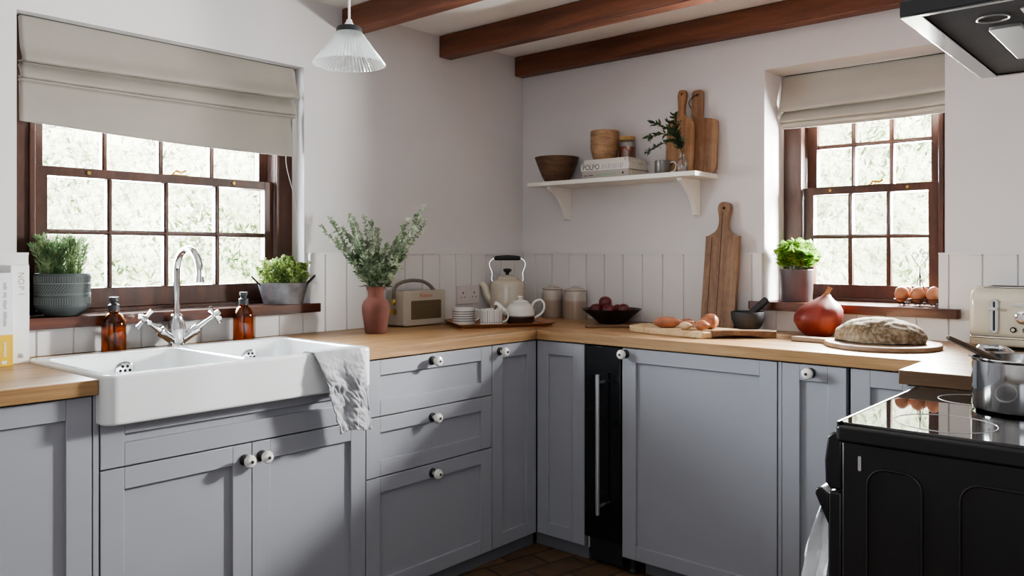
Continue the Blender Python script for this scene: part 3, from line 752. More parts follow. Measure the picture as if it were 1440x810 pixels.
for j in range(nv):
    for i in range(nu): tg.f.append((j * nu + i, j * nu + (i + 1) % nu, (j + 1) * nu + (i + 1) % nu, (j + 1) * nu + i))
tg.f.append(tuple(range(nu)))
solo('hand_towel', tg, 'towel_white', 'white towel hanging from the oven door handle', 'towel', (-1.447, -2.69, 0), ang=80)

# saucepan + spoon
px, py = -1.072, -2.330
sp = thing('saucepan', 'stainless steel saucepan standing on the hob', 'saucepan', (px, py, 0.8288))
part('pan_body', G().lathe([(0.0, 0.0), (0.088, 0.0), (0.096, 0.005), (0.098, 0.012), (0.098, 0.108), (0.103, 0.1135), (0.102, 0.1155), (0.096, 0.112), (0.0955, 0.014), (0.09, 0.006), (0, 0.006)], 56, capb=False), 'pan_steel', sp)
for s in (1,):
    hd = Vector((0.84 * s, 0.54 * s, 0)).normalized(); sd = Vector((-hd.y, hd.x, 0))
    p = [hd * 0.099 + sd * 0.030, hd * 0.135 + sd * 0.030, hd * 0.160 + sd * 0.022, hd * 0.166, hd * 0.160 - sd * 0.022, hd * 0.135 - sd * 0.030, hd * 0.099 - sd * 0.030]
    z = [0.100, 0.110, 0.116, 0.117, 0.116, 0.110, 0.100]
    part('loop_handle', G().tube(spline([(q.x, q.y, zz) for q, zz in zip(p, z)], 6), 0.009, 12), 'pan_steel', sp)
spn = G()
A, B = Vector((-1.183, -2.208, 0.9885)), Vector((-1.018, -2.398, 0.868))
d = (B - A).normalized(); sd = Vector((0.757, 0.653, 0)).normalized()
sd = (sd - d * sd.dot(d)).normalized(); up = sd.cross(d).normalized()
ol = [(0.0, 0.006), (0.015, 0.012), (0.05, 0.020), (0.10, 0.023), (0.15, 0.021), (0.278, 0.015)]
vs, fs = [], []
for (q, w) in ol:
    for (a, b2) in ((-1, -1), (1, -1), (1, 1), (-1, 1)):
        vs.append(A + d * q + sd * w * a + up * 0.004 * b2)
for i in range(len(ol) - 1):
    for j in range(4): fs.append((i * 4 + j, i * 4 + (j + 1) % 4, i * 4 + 4 + (j + 1) % 4, i * 4 + 4 + j))
fs += [(3, 2, 1, 0), tuple(range(len(ol) * 4 - 4, len(ol) * 4))]
spn.add(vs, fs)
solo('wooden_spatula', spn, 'dark_spoon', 'dark wooden spatula resting in the steel saucepan', 'spatula', bevel=0.002)

# ================================================================== HOOD
hx0, hx1, hy = -1.53, -0.85, -2.2075
hd = thing('cooker_hood', 'dark grey cooker hood with steel lip above the hob', 'cooker hood', ((hx0 + hx1) / 2, -2.72, 1.6))
a, b, yf = -0.34, 0.34, 0.5125
g = G()
vs = [(a, 0.0, 0.03), (b, 0.0, 0.03), (b, yf, 0.03), (a, yf, 0.03), (a + 0.16, 0.0, 0.17), (b - 0.16, 0, 0.17), (b - 0.16, yf - 0.27, 0.17), (a + 0.16, yf - 0.27, 0.17)]
g.add(vs, [(0, 3, 2, 1), (4, 5, 6, 7), (0, 1, 5, 4), (1, 2, 6, 5), (2, 3, 7, 6), (3, 0, 4, 7)])
g.box((a, 0, 0.003), (a + 0.012, yf, 0.03)); g.box((b - 0.012, 0, 0.003), (b, yf, 0.03)); g.box((a + 0.012, yf - 0.012, 0.003), (b - 0.012, yf, 0.03))
part('canopy', g, 'hood_dark', hd, bevel=0.001)
g = G().box((a, yf - 0.034, 0.0), (b, yf, 0.003)).box((a, 0, 0.0), (a + 0.014, yf - 0.034, 0.003)).box((b - 0.014, 0, 0.0), (b, yf - 0.034, 0.003))
part('lip', g, 'hood_steel', hd, bevel=0.001, label='polished steel lip')
part('underside_panel', G().box((a + 0.013, 0.0, 0.004), (b - 0.013, yf - 0.036, 0.010)), 'hood_under', hd)
part('lamp_cover', G().prism(rrect(-0.155, 0.350, 0.150, 0.405, 0.010), -0.003, 0.0045), 'lamp_plastic', hd, bevel=0.002)
part('switch_ring', G().tube([(-0.215 + 0.026 * math.cos(i * PI / 16), 0.385 + 0.026 * math.sin(i * PI / 16), 0.003) for i in range(32)], 0.002, 6, closed=True), 'steel', hd)
fg = G().box((-0.26, 0.08, 0.001), (0.26, 0.335, 0.0045))
for i in range(24): fg.box((-0.25 + i * 0.0215, 0.09, -0.0005), (-0.243 + i * 0.0215, 0.325, 0.001))
part('grease_filter', fg, 'steel', hd)
part('chimney', G().box((-0.13, 0.0, 0.17), (0.13, 0.24, 0.448)), 'hood_dark', hd, bevel=0.002)

# ================================================================== PENDANT
pl = thing('pendant_lamp', 'small conical ribbed glass pendant lamp on a pale cord', 'pendant lamp', (-1.625, -0.705, 2.149))
part('ceiling_rose', G().lathe([(0.045, 0.0), (0.045, -0.012), (0.02, -0.028), (0.0, -0.028)], 24), 'shelf', pl)
part('cord', G().tube([(0, 0, -0.02), (0, 0, -0.292)], 0.0035, 10), 'shelf', pl)
part('lamp_holder', G().lathe([(0.0, -0.285), (0.007, -0.286), (0.011, -0.297), (0.016, -0.302), (0.017, -0.318), (0.0, -0.32)], 20, capb=False), 'shelf', pl)
part('collar', G().lathe([(0.0, -0.306), (0.034, -0.308), (0.038, -0.314), (0.038, -0.326), (0.035, -0.328)], 32, capb=False), 'black_matt', pl, label='black collar')
sh = []
for i in range(15):
    k = i / 14; r = 0.036 + (0.102 - 0.036) * k; z = -0.324 - 0.092 * k
    sh.append((r, z)); sh.append((r + 0.0022, z - 0.002))
sh += [(0.104, -0.419), (0.101, -0.419)]
part('shade', G().lathe(sh, 120, capb=False, rib=0.035), 'prism', pl, ang=8, label='ribbed clear glass shade')
part('bulb', G().lathe([(0.0, -0.388), (0.018, -0.382), (0.026, -0.366), (0.024, -0.350), (0.013, -0.330), (0.012, -0.315)], 24, capb=False), 'mug_white', pl)

# ================================================================== SHELF WALL
sf = thing('wall_shelf', 'white painted wooden shelf on two brackets', 'shelf', (0, -0.635, 1.482), W90)
part('shelf_board', G().prism([(-0.437, -0.001), (-0.437, -0.2), (0.437, -0.2), (0.437, -0.001)], 0, 0.02), 'shelf', sf, bevel=0.002)
for x in (-0.338, 0.345):
    pr = [(-0.001, 0.0), (-0.165, 0.0), (-0.163, -0.012), (-0.12, -0.03), (-0.08, -0.062), (-0.05, -0.105), (-0.036, -0.148), (-0.022, -0.152), (-0.001, -0.152)]
    part('bracket', G().prism(pr, x - 0.011, x + 0.011, 'x'), 'shelf', sf, bevel=0.0015)
ZS = 1.5022
# turned dark bowl
def bowl_profile(rb, rt, h, t, curve=0.5, n=8):
    o = [(0.0, 0.0)]
    for i in range(n + 1):
        k = i / n; o.append((rb + (rt - rb) * (k ** curve), h * k))
    for i in range(n, -1, -1):
        k = i / n; o.append((max(0.001, rb + (rt - rb) * (k ** curve) - t), max(t, h * k) if i else t))
    o.append((0.0, t)); return o
solo('wooden_bowl', G().lathe(bowl_profile(0.052, 0.104, 0.118, 0.008, 0.8), 40, capb=False), 'bowl_dark', 'wide dark turned wooden bowl alone at the corner end of the shelf', 'bowl', (-0.108, -0.302, ZS))
# books on the shelf: spine faces the room
def flat_book(label, y0, y1, x0, x1, z, h, cover, spine_txt=None):
    b = thing('cookbook', label, 'book', (0, 0, z), 0, 'cookbooks stacked flat on the shelf')
    t = 0.003
    part('cover', G().box((x0, y1, 0), (x1, y0, t)).box((x0, y1, h - t), (x1, y0, h)).box((x0, y1, t), (x0 + t, y0, h - t)), cover, b, bevel=0.0008)
    part('pages', G().box((x0 + t, y1 + 0.004, t), (x1 - 0.005, y0 - 0.004, h - t)), 'paper', b)
    return b
M['cv_grey'] = plain('grey book cloth', (0.40, 0.36, 0.33), 0.7, var=0.04)
M['cv_white'] = plain('white book cover', (0.70, 0.675, 0.64), 0.5, var=0.03)
M['cv_pale'] = plain('pale book cover', (0.66, 0.62, 0.57), 0.5, var=0.03)
SPR = (R(90), 0, R(-90))
b1 = flat_book('grey cookbook with green spine lettering, lowest of the shelf stack', -0.497, -0.742, -0.174, -0.012, ZS, 0.033, 'cv_grey')
xs = -0.1745
def smudge(parent, y, z, widths, mat, h=0.006, name='lettering'):
    g = G()
    for w in widths:
        if w > 0:
            n = max(1, int(w / 0.005))
            for i in range(n): g.box((xs - 0.0004, y - i * 0.005 - 0.0035, z - h / 2 * rnd.uniform(0.5, 1)), (xs, y - i * 0.005, z + h / 2 * rnd.uniform(0.4, 1)))
            y -= n * 0.005
        else: y += w
    part(name, g, mat, parent)
smudge(b1, -0.507, 0.014, [0.02, -0.005, 0.025], 'ink'); smudge(b1, -0.578, 0.015, [0.03, -0.004, 0.03, -0.004, 0.035], 'green_ink', 0.009)
part('publisher_mark', G().prism([(-0.714 + 0.005 * math.cos(a * PI / 8), 0.0165 + 0.005 * math.sin(a * PI / 8)) for a in range(16)], xs - 0.0004, xs, 'x'), 'ink', b1)
b2 = flat_book('white cookbook with big black spine capitals, middle of the shelf stack', -0.490, -0.744, -0.174, -0.014, ZS + 0.0332, 0.031, 'cv_white')
text('POLPO', 0.034, 'ink', b2, (xs - 0.0002, -0.546, 0.0155), SPR, xs=0.86)
sl = G()
for i in range(11):
    y = -0.603 - i * 0.0105; w = 0.0028 if i % 3 else 0.0045
    sl.add([(xs - 0.0003, y - w, 0.005), (xs - 0.0003, y, 0.005), (xs - 0.0003, y - 0.006, 0.026), (xs - 0.0003, y - 0.006 - w, 0.026)], [(0, 1, 2, 3)])
part('spine_pattern', sl, 'grey_ink', b2)
b3 = flat_book('thin pale cookbook, topmost of the shelf stack', -0.507, -0.740, -0.172, -0.016, ZS + 0.0644, 0.019, 'cv_pale')
smudge(b3, -0.724, 0.010, [0.006], 'ink', 0.009, 'publisher_mark')
ZK = ZS + 0.0836
# nested small bowls
bp = [(0.0, 0.0), (0.047, 0.0), (0.050, 0.004), (0.058, 0.030), (0.0640, 0.056), (0.0655, 0.070), (0.0635, 0.081), (0.0615, 0.082), (0.0595, 0.079), (0.060, 0.060), (0.054, 0.032), (0.045, 0.008), (0.0, 0.007)]
wb = solo('wooden_bowl', G().lathe(bp, 36, capb=False), 'mango', 'small mango wood bowl, lowest of the nested three on the books', 'bowl', (-0.088, -0.561, ZK), group='nested wooden bowls')
for i, lb in ((1, 'small mango wood bowl, middle of the nested three on the books'), (2, 'small mango wood bowl, topmost of the nested three on the books')):
    copy_tree(wb, (-0.088, -0.561, ZK + 0.027 * i), 0.8 * i, lb)
# honey jar
hj = thing('honey_jar', 'glass jar of amber honey with a cork lid on the shelf books', 'jar', (-0.068, -0.668, ZK))
part('glass', G().lathe([(0.0, 0.0), (0.033, 0.0), (0.036, 0.004), (0.036, 0.074), (0.031, 0.084), (0.031, 0.088)], 32, capb=False), 'clear', hj)
part('honey', G().lathe([(0.0, 0.003), (0.032, 0.003), (0.0345, 0.006), (0.0345, 0.056), (0.0, 0.056)], 32, capb=False), 'honey', hj)
part('lid', G().lathe([(0.0, 0.085), (0.034, 0.085), (0.035, 0.088), (0.035, 0.100), (0.033, 0.102), (0.0, 0.102)], 32, capb=False), 'cork', hj)
# grey mug
mg = thing('mug', 'small dark grey mug on the shelf beside the books', 'mug', (-0.095, -0.862, ZS))
part('cup', G().lathe([(0.0, 0.0), (0.031, 0.0), (0.033, 0.003), (0.033, 0.062), (0.031, 0.063), (0.029, 0.06), (0.029, 0.006), (0, 0.005)], 32, capb=False), 'pewter', mg)
hdir = Vector((0.25, -0.97, 0)).normalized()
part('handle', G().tube(spline([hdir * 0.032 + Vector((0, 0, 0.053)), hdir * 0.050 + Vector((0, 0, 0.055)), hdir * 0.060 + Vector((0, 0, 0.04)), hdir * 0.052 + Vector((0, 0, 0.018)), hdir * 0.032 + Vector((0, 0, 0.012))], 6), 0.0035, 10), 'mug_white', mg)
# bud vase and sprig
gb = thing('bud_vase', 'small clear glass bottle on the shelf holding a leafy sprig', 'vase', (-0.125, -0.972, ZS))
part('glass', G().lathe([(0.0, 0.0), (0.022, 0.0), (0.0245, 0.004), (0.0245, 0.046), (0.022, 0.056), (0.011, 0.066), (0.010, 0.078), (0.0125, 0.080), (0.0125, 0.083), (0.0085, 0.083)], 28, capb=False), 'clear', gb)
part('water', G().lathe([(0.0, 0.002), (0.0225, 0.002), (0.0225, 0.03), (0.0, 0.03)], 24, capb=False), 'clear', gb)
sg = thing('leafy_sprig', 'dark green leafy sprig standing in the glass bottle', 'sprig', (-0.125, -0.972, ZS))
st, lf = G(), G()
def V(l, dpt, z): # lateral (towards window side) / away / up, as seen across the counter
    return Vector((0.657 * l + 0.754 * dpt, -0.754 * l + 0.657 * dpt, z))
for tip, mid in ((V(-0.135, 0.01, 0.155), V(-0.03, 0, 0.16)), (V(-0.12, -0.02, 0.205), V(-0.03, 0, 0.165)), (V(-0.03, 0.0, 0.235), V(-0.012, 0, 0.15)), (V(-0.14, 0.0, 0.09), V(-0.04, 0, 0.135)), (V(-0.055, 0.01, 0.21), V(-0.02, 0, 0.14))):
    path = spline([Vector((0, 0, 0.01)), Vector((0, 0, 0.085)), mid, tip], 8); st.tube(path, 0.0012, 6)
    n = len(path)
    for i in range(10, n):
        for s in range(3):
            d = (path[i] - path[i - 1]).normalized() * 0.7 + Vector((rnd.uniform(-1, 1), rnd.uniform(-1, 1), rnd.uniform(-0.7, 0.9))) * 0.8
            lf.leaf(path[i], d, rnd.uniform(0.022, 0.034), 0.011)
part('stem', st, 'twig', sg); part('leaves', lf, 'sprig', sg, ang=80)
# boards leaning on the wall above the shelf; local: x along wall (towards window), y into wall, z up
def paddle(name, label, cx, xb, lean, outline, t, mat, hole, z, cat='chopping board', grp=None, r_h=0.006):
    o = thing(name, label, cat, (xb, cx, z), W90, grp)
    g = part('board', G().prism(outline, 0, t, 'y'), mat, o, rot=(-lean, 0, 0))
    cut(g, [G().prism([(hole[0] + r_h * math.cos(i * PI / 8), hole[1] + r_h * math.sin(i * PI / 8)) for i in range(16)], -0.05, 0.05, 'y')])
    md = g.modifiers.new('bevel', 'BEVEL'); md.width = 0.003; md.segments = 3; md.limit_method = 'ANGLE'; md.angle_limit = R(50)
    return o, g
def smooth_outline(half, mirror=True):
    pts = [Vector((x, z, 0)) for x, z in half]; s = spline(pts, 5)
    r = [(p.x, p.y) for p in s]
    return [(-x, z) for x, z in reversed(r)][:-1] + r if mirror else r
half = [(0.0, 0.366), (0.013, 0.364), (0.019, 0.352), (0.020, 0.335), (0.016, 0.300), (0.015, 0.275), (0.022, 0.252), (0.045, 0.236), (0.058, 0.222), (0.063, 0.20), (0.064, 0.1), (0.062, 0.012), (0.056, 0.001), (0.0, 0.0)]
def closed_from_half(half):
    s = [(p.x, p.y) for p in spline([Vector((x, z, 0)) for x, z in half], 5)]
    return s + [(-x, z) for x, z in reversed(s[1:-1])]
GS = 'paddle boards leaning above the shelf'
paddle('paddle_board', 'narrow-necked acacia paddle board leaning behind the leafy sprig', -0.926, -0.078, 0.10, closed_from_half(half), 0.016, 'board_v2', (0, 0.347), ZS, grp=GS)
half2 = [(0.0, 0.36), (0.018, 0.357), (0.0255, 0.343), (0.026, 0.30), (0.026, 0.248), (0.030, 0.236), (0.052, 0.232), (0.068, 0.222), (0.073, 0.20), (0.073, 0.05), (0.070, 0.018), (0.055, 0.002), (0.0, 0.0)]
h2 = closed_from_half(half2)
h2 = [(x - 0.024 * min(1, max(0, (z - 0.225) / 0.02)), z) for x, z in h2]
_o, _g = paddle('paddle_board', 'wide rounded acacia board leaning at the window end of the shelf', -1.012, -0.048, 0.07, h2, 0.016, 'board_v', (-0.024, 0.338), ZS, grp=GS)
part('leather_loop', G().tube(spline([(-0.024, -0.001, 0.338), (-0.040, -0.006, 0.332), (-0.056, -0.008, 0.312), (-0.055, -0.008, 0.296), (-0.044, -0.008, 0.282)], 6), 0.0018, 6), 'black_matt', _g)
half3 = [(0.0, 0.522), (0.017, 0.519), (0.0265, 0.504), (0.026, 0.485), (0.020, 0.455), (0.020, 0.425), (0.030, 0.402), (0.05, 0.388), (0.0715, 0.376), (0.073, 0.365), (0.073, 0.2), (0.073, 0.002), (0.0725, 0.0), (0.0, 0.0)]
_o, _g = paddle('paddle_board', 'tall dark oak paddle board leaning on the wall behind the mortar', -1.117, -0.105, 0.135, closed_from_half(half3), 0.022, 'oak_dark', (0, 0.495), ZW)
ln = G()
for x, top in ((-0.045, 0.375), (-0.004, 0.48)): ln.box((x - 0.0011, -0.0006, 0.004), (x + 0.0011, 0.002, top))
part('groove', ln, 'hole', _g)

# socket
sk2 = thing('wall_socket', 'white double wall socket on the panelling beside the radio', 'socket', (-0.423, -0.0222, 0.980))
part('plate', G().prism(rrect(-0.073, -0.043, 0.073, 0.043, 0.004), -0.009, 0.0, 'y'), 'plastic_white', sk2, bevel=0.002)
for x in (-0.037, 0.037):
    h = G().box((x - 0.003, -0.0096, 0.004), (x + 0.003, -0.0088, 0.012)).box((x - 0.014, -0.0096, -0.014), (x - 0.008, -0.0088, -0.010)).box((x + 0.008, -0.0096, -0.014), (x + 0.014, -0.0088, -0.010))
    part('pin_holes', h, 'hole', sk2)
    part('switch', G().box((x * 0.35 - 0.005, -0.012, 0.018), (x * 0.35 + 0.005, -0.009, 0.032)), 'plastic_white', sk2, bevel=0.001)

# ================================================================== CORNER COUNTER
# radio
ra = thing('table_radio', 'beige retro table radio with a looped leather handle', 'radio', (-0.790, -0.082, ZW))
part('cabinet', G().box((-0.118, -0.036, 0.006), (0.118, 0.052, 0.148)), 'radio', ra, bevel=0.004, seg=3)
fb = part('front_bezel', G().prism(rrect(-0.119, 0.004, 0.119, 0.149, 0.012), -0.050, -0.034, 'y'), 'radio', ra, bevel=0.004, seg=3)
part('grille', G().prism(rrect(-0.078, 0.030, 0.092, 0.108, 0.006), -0.0522, -0.049, 'y'), 'grille', fb, bevel=0.001)
text('Roberts', 0.022, 'red_ink', fb, (0.004, -0.0506, 0.128), (R(90), 0, 0), name='badge', shear=0.25)
part('handle', G().tube(spline([(-0.122, 0.008, 0.118), (-0.121, 0.008, 0.150), (-0.100, 0.008, 0.176), (-0.04, 0.008, 0.190), (0.03, 0.008, 0.187), (0.075, 0.008, 0.170), (0.105, 0.008, 0.146)], 6), 0.0075, 10), 'leather', ra)
part('handle_stud', G().ball((-0.1235, 0.008, 0.104), (0.006, 0.012, 0.015), 12, 8), 'brass', ra, label='brass handle stud')
part('tuning_knob', G().tube([(-0.118, 0.008, 0.062), (-0.130, 0.008, 0.062)], 0.012, 16), 'brass', ra)

# terracotta vase and foliage
vx, vy = -1.128, -0.222
vs_ = thing('terracotta_vase', 'reddish terracotta vase holding tall leafy stems', 'vase', (vx, vy, ZW))
part('body', G().lathe([(0.0, 0.0), (0.038, 0.0), (0.041, 0.004), (0.046, 0.04), (0.0525, 0.085), (0.053, 0.105), (0.047, 0.122), (0.034, 0.134), (0.030, 0.142), (0.030, 0.156), (0.036, 0.172), (0.037, 0.178), (0.033, 0.176), (0.027, 0.156), (0.027, 0.142), (0.0, 0.10)], 40, capb=False), 'terracotta', vs_, ang=60)
fl = thing('foliage_bunch', 'bunch of grey-green leafy stems spreading out of the terracotta vase', 'foliage', (vx, vy, ZW))
st, lf, big = G(), G(), G()
tips = [(-0.205, -0.02, 0.405), (-0.185, 0.03, 0.445), (-0.165, 0.0, 0.425), (-0.110, 0.05, 0.455), (-0.095, -0.03, 0.43), (-0.13, 0.02, 0.40), (-0.075, 0.02, 0.41), (-0.045, 0.0, 0.45), (-0.025, 0.04, 0.425), (-0.02, -0.03, 0.39), (0.0, 0.03, 0.40),
        (0.012, 0.0, 0.36), (0.10, 0.03, 0.41), (0.125, -0.02, 0.435), (0.155, 0.02, 0.455), (0.185, -0.01, 0.485), (0.19, 0.03, 0.435), (0.15, -0.03, 0.40), (0.08, 0.02, 0.365), (-0.06, -0.04, 0.37), (-0.10, 0.0, 0.37), (0.05, -0.03, 0.34), (0.11, 0.0, 0.375), (0.17, 0.0, 0.44), (-0.04, 0.03, 0.35), (-0.085, 0.0, 0.44), (-0.15, -0.02, 0.36)]
for l, dp, z in tips:
    tip = V(l, dp, z); mid = V(l * 0.42, dp * 0.5, 0.25 + 0.02 * rnd.random())
    path = spline([V(l * 0.06, 0, 0.10), V(l * 0.12, dp * 0.1, 0.176), mid, tip], 14)
    st.tube(path, [0.0017 - 0.0009 * i / len(path) for i in range(len(path))], 6)
    n = len(path)
    for i in range(17, n):
        k = (i - 17) / (n - 17)
        for s in range(6):
            d = (path[i] - path[i - 1]).normalized() * 0.4 + Vector((rnd.uniform(-1, 1), rnd.uniform(-1, 1), rnd.uniform(-0.5, 0.9)))
            lf.leaf(path[i] + d * rnd.uniform(0, 0.010) * (1.1 - k), d, rnd.uniform(0.011, 0.021) * (1.25 - 0.55 * k), 0.0095 * (1.15 - 0.4 * k))
    if l < -0.15 or rnd.random() < 0.5:
        for q in range(4):
            i = rnd.randrange(15, n - 10); d = (path[i] - path[i - 1]).normalized() + Vector((rnd.uniform(-.8, .8), rnd.uniform(-.8, .8), rnd.uniform(-.6, .4)))
            big.leaf(path[i], d, rnd.uniform(0.028, 0.042), 0.016)
for q in range(26):
    a = rnd.uniform(0, 2 * PI); p = Vector((0.03 * math.cos(a), 0.03 * math.sin(a), rnd.uniform(0.18, 0.235)))
    big.leaf(p, (math.cos(a), math.sin(a), rnd.uniform(-0.5, 0.7)), rnd.uniform(0.025, 0.045), 0.017)
part('stem', st, 'stem', fl); part('small_leaves', lf, 'sage', fl, ang=80); part('broad_leaves', big, 'sprig', fl, ang=80)

# kettle
kt = thing('kettle', 'cream enamel stove kettle with black bail handle in the corner', 'kettle', (-0.262, -0.128, ZW), R(-49))
part('body', G().lathe([(0.0, 0.0), (0.080, 0.0), (0.083, 0.004), (0.083, 0.05), (0.0825, 0.145), (0.080, 0.162), (0.073, 0.174), (0.060, 0.181), (0.050, 0.183), (0.0, 0.183)], 44, capb=False), 'cream', kt)
ld = part('lid', G().lathe([(0.052, 0.180), (0.053, 0.186), (0.046, 0.195), (0.02, 0.204), (0.0, 0.205)], 36, capb=False), 'cream', kt)
part('lid_knob', G().lathe([(0.009, 0.203), (0.008, 0.214), (0.019, 0.222), (0.020, 0.230), (0.012, 0.234), (0.0, 0.234)], 24), 'black_matt', ld)
part('spout', G().tube(spline([(-0.065, 0, 0.075), (-0.092, 0, 0.110), (-0.108, 0, 0.150), (-0.125, 0, 0.166)], 6), [0.026 - 0.013 * i / 18 for i in range(19)], 16), 'cream', kt)
bl = G()
for s in (-1, 1):
    bl.tube(spline([(s * 0.066, 0, 0.172), (s * 0.074, 0, 0.184), (s * 0.072, 0, 0.215), (s * 0.083, 0, 0.245), (s * 0.082, 0, 0.265), (s * 0.064, 0, 0.282), (s * 0.045, 0, 0.284)], 6), 0.0035, 10)
hn = part('bail_handle', bl, 'chrome', kt)
part('grip', G().tube([(-0.062, 0, 0.281), (-0.055, 0, 0.283), (0, 0, 0.285), (0.055, 0, 0.283), (0.062, 0, 0.281)], [0.006, 0.0105, 0.0125, 0.0105, 0.006], 16), 'black_matt', hn, label='black wooden grip')

# canisters
def canister(label, loc, r, h):
    c = thing('canister', label, 'canister', loc, 0, 'stoneware canisters')
    part('pot', G().lathe([(0.0, 0.0), (r * 0.97, 0.0), (r, 0.005), (r, h * 0.68), (r * 0.97, h * 0.78), (r * 0.86, h * 0.86), (r * 0.84, h * 0.88), (0.0, h * 0.88)], 36, capb=False), 'canister', c)
    part('lid', G().lathe([(r * 0.93, h * 0.86), (r * 0.97, h * 0.875), (r * 0.95, h * 0.905), (r * 0.6, h * 0.94), (r * 0.3, h * 0.95), (r * 0.26, h * 0.985), (r * 0.12, h), (0, h)], 32), 'canister', c)
    return c
canister('pinkish stoneware canister with lid, next to the kettle', (-0.082, -0.254, ZW), 0.049, 0.155)
canister('pinkish stoneware canister with lid, next to the bowl of plums', (-0.080, -0.389, ZW), 0.054, 0.153)

# tray
TZ = ZW
tr = thing('tray', 'shallow rectangular wooden serving tray in the corner', 'tray', (-0.568, -0.352, TZ), R(-32))
tray_o = part('tray_body', G().prism([(-0.20, -0.148), (0.16, -0.148), (0.20, -0.11), (0.20, 0.148), (-0.20, 0.148)], 0.0, 0.004), 'tray', tr)
g = G(); oc = [(-0.185, -0.135), (0.15, -0.135), (0.188, -0.10), (0.188, 0.135), (-0.185, 0.135)]; oo = [(-0.212, -0.162), (0.165, -0.162), (0.214, -0.115), (0.214, 0.162), (-0.212, 0.162)]
n = 5
vs = [(x, y, 0.002) for x, y in oc] + [(x, y, 0.020) for x, y in oo] + [(x * 0.975, y * 0.97, 0.020) for x, y in oo] + [(x * 0.985, y * 0.985, 0.0075) for x, y in oc]
fs = []
for i in range(n):
    j = (i + 1) % n
    fs += [(i, j, n + j, n + i), (n + i, n + j, 2 * n + j, 2 * n + i), (2 * n + i, 2 * n + j, 3 * n + j, 3 * n + i), (3 * n + i, 3 * n + j, j, i)]
part('rim', g.add(vs, fs), 'tray', tr, bevel=0.001)
TB = TZ + 0.0042
def mug_shape(r, h): return [(0.0, 0.0), (r * 0.92, 0.0), (r, 0.004), (r, h - 0.001), (r - 0.0015, h), (r - 0.004, h - 0.002), (r - 0.004, 0.006), (0, 0.006)]
def striped_mug(label, loc, rz, kind):
    m = thing('striped_mug', label, 'mug', loc, rz, 'striped mugs on the tray')
    r, h = 0.048, 0.070
    part('cup', G().lathe(mug_shape(r, h), 44, capb=False), 'mug_white', m)
    if kind == 'h':
        g = G()
        for k in range(5):
            z = 0.015 + k * 0.0098
            g.lathe([(r - 0.001, z), (r + 0.0006, z + 0.0005), (r + 0.0006, z + 0.0037), (r - 0.001, z + 0.0042)], 44, capb=False)
        part('stripe', g, 'stripe', m)
    else:
        g = G()
        for k in range(34):
            a = 2 * PI * k / 34; c_, s_ = math.cos(a), math.sin(a); w = 0.0006 if k % 3 else 0.0012
            def pt(q, z, rr): return (rr * c_ - q * s_, rr * s_ + q * c_, z)
            g.add([pt(-w, 0.02, r + 0.0005), pt(w, 0.02, r + 0.0005), pt(w, 0.066, r + 0.0005), pt(-w, 0.066, r + 0.0005)], [(0, 1, 2, 3)])
            w = 0.0020
            g.add([pt(-w, 0.014, r + 0.0005), pt(w, 0.014, r + 0.0005), pt(w, 0.020, r + 0.0005), pt(-w, 0.020, r + 0.0005)], [(0, 1, 2, 3)])
        part('stripe', g, 'stripe', m)
    part('handle', G().tube(spline([(r - 0.002, 0, 0.060), (r + 0.014, 0, 0.060), (r + 0.022, 0, 0.044), (r + 0.016, 0, 0.024), (r - 0.002, 0, 0.016)], 6), 0.0038, 10), 'mug_white', m)
    return m
striped_mug('white mug with horizontal dark bands, tray end near the radio', (-0.669, -0.240, TB), R(-35), 'h')
striped_mug('white mug with fine vertical stripes, in front of the teapot spout', (-0.640, -0.372, TB), R(-49), 'v')
solo('teaspoon', G().tube([(-0.615, -0.345, 0.90), (-0.600, -0.366, 0.952)], [0.0025, 0.004], 8), 'walnut', 'short dark spoon handle sticking out of the striped mug', 'spoon')
# teapot
tpz = thing('teapot', 'two-tone teapot, white glaze above bare brown clay', 'teapot', (-0.520, -0.428, TB), R(-49))
part('body', G().lathe([(0.0, 0.0), (0.050, 0.0), (0.056, 0.006), (0.0625, 0.03), (0.0625, 0.045), (0.058, 0.072), (0.047, 0.088), (0.034, 0.094), (0.0, 0.094)], 40, capb=False), 'teapot', tpz)
part('spout', G().tube(spline([(-0.050, 0, 0.045), (-0.075, 0, 0.060), (-0.092, 0, 0.082), (-0.108, 0, 0.092)], 6), [0.019 - 0.010 * i / 18 for i in range(19)], 16), 'mug_white', tpz)
part('lid', G().lathe([(0.036, 0.092), (0.037, 0.096), (0.026, 0.103), (0.010, 0.106), (0.007, 0.110), (0.012, 0.116), (0.010, 0.121), (0, 0.122)], 32), 'mug_white', tpz)
part('handle', G().tube(spline([(0.050, 0, 0.080), (0.062, 0, 0.098), (0.085, 0, 0.104), (0.100, 0, 0.088), (0.098, 0, 0.062), (0.082, 0, 0.042), (0.060, 0, 0.030)], 7), 0.0052, 12), 'mug_white', tpz)

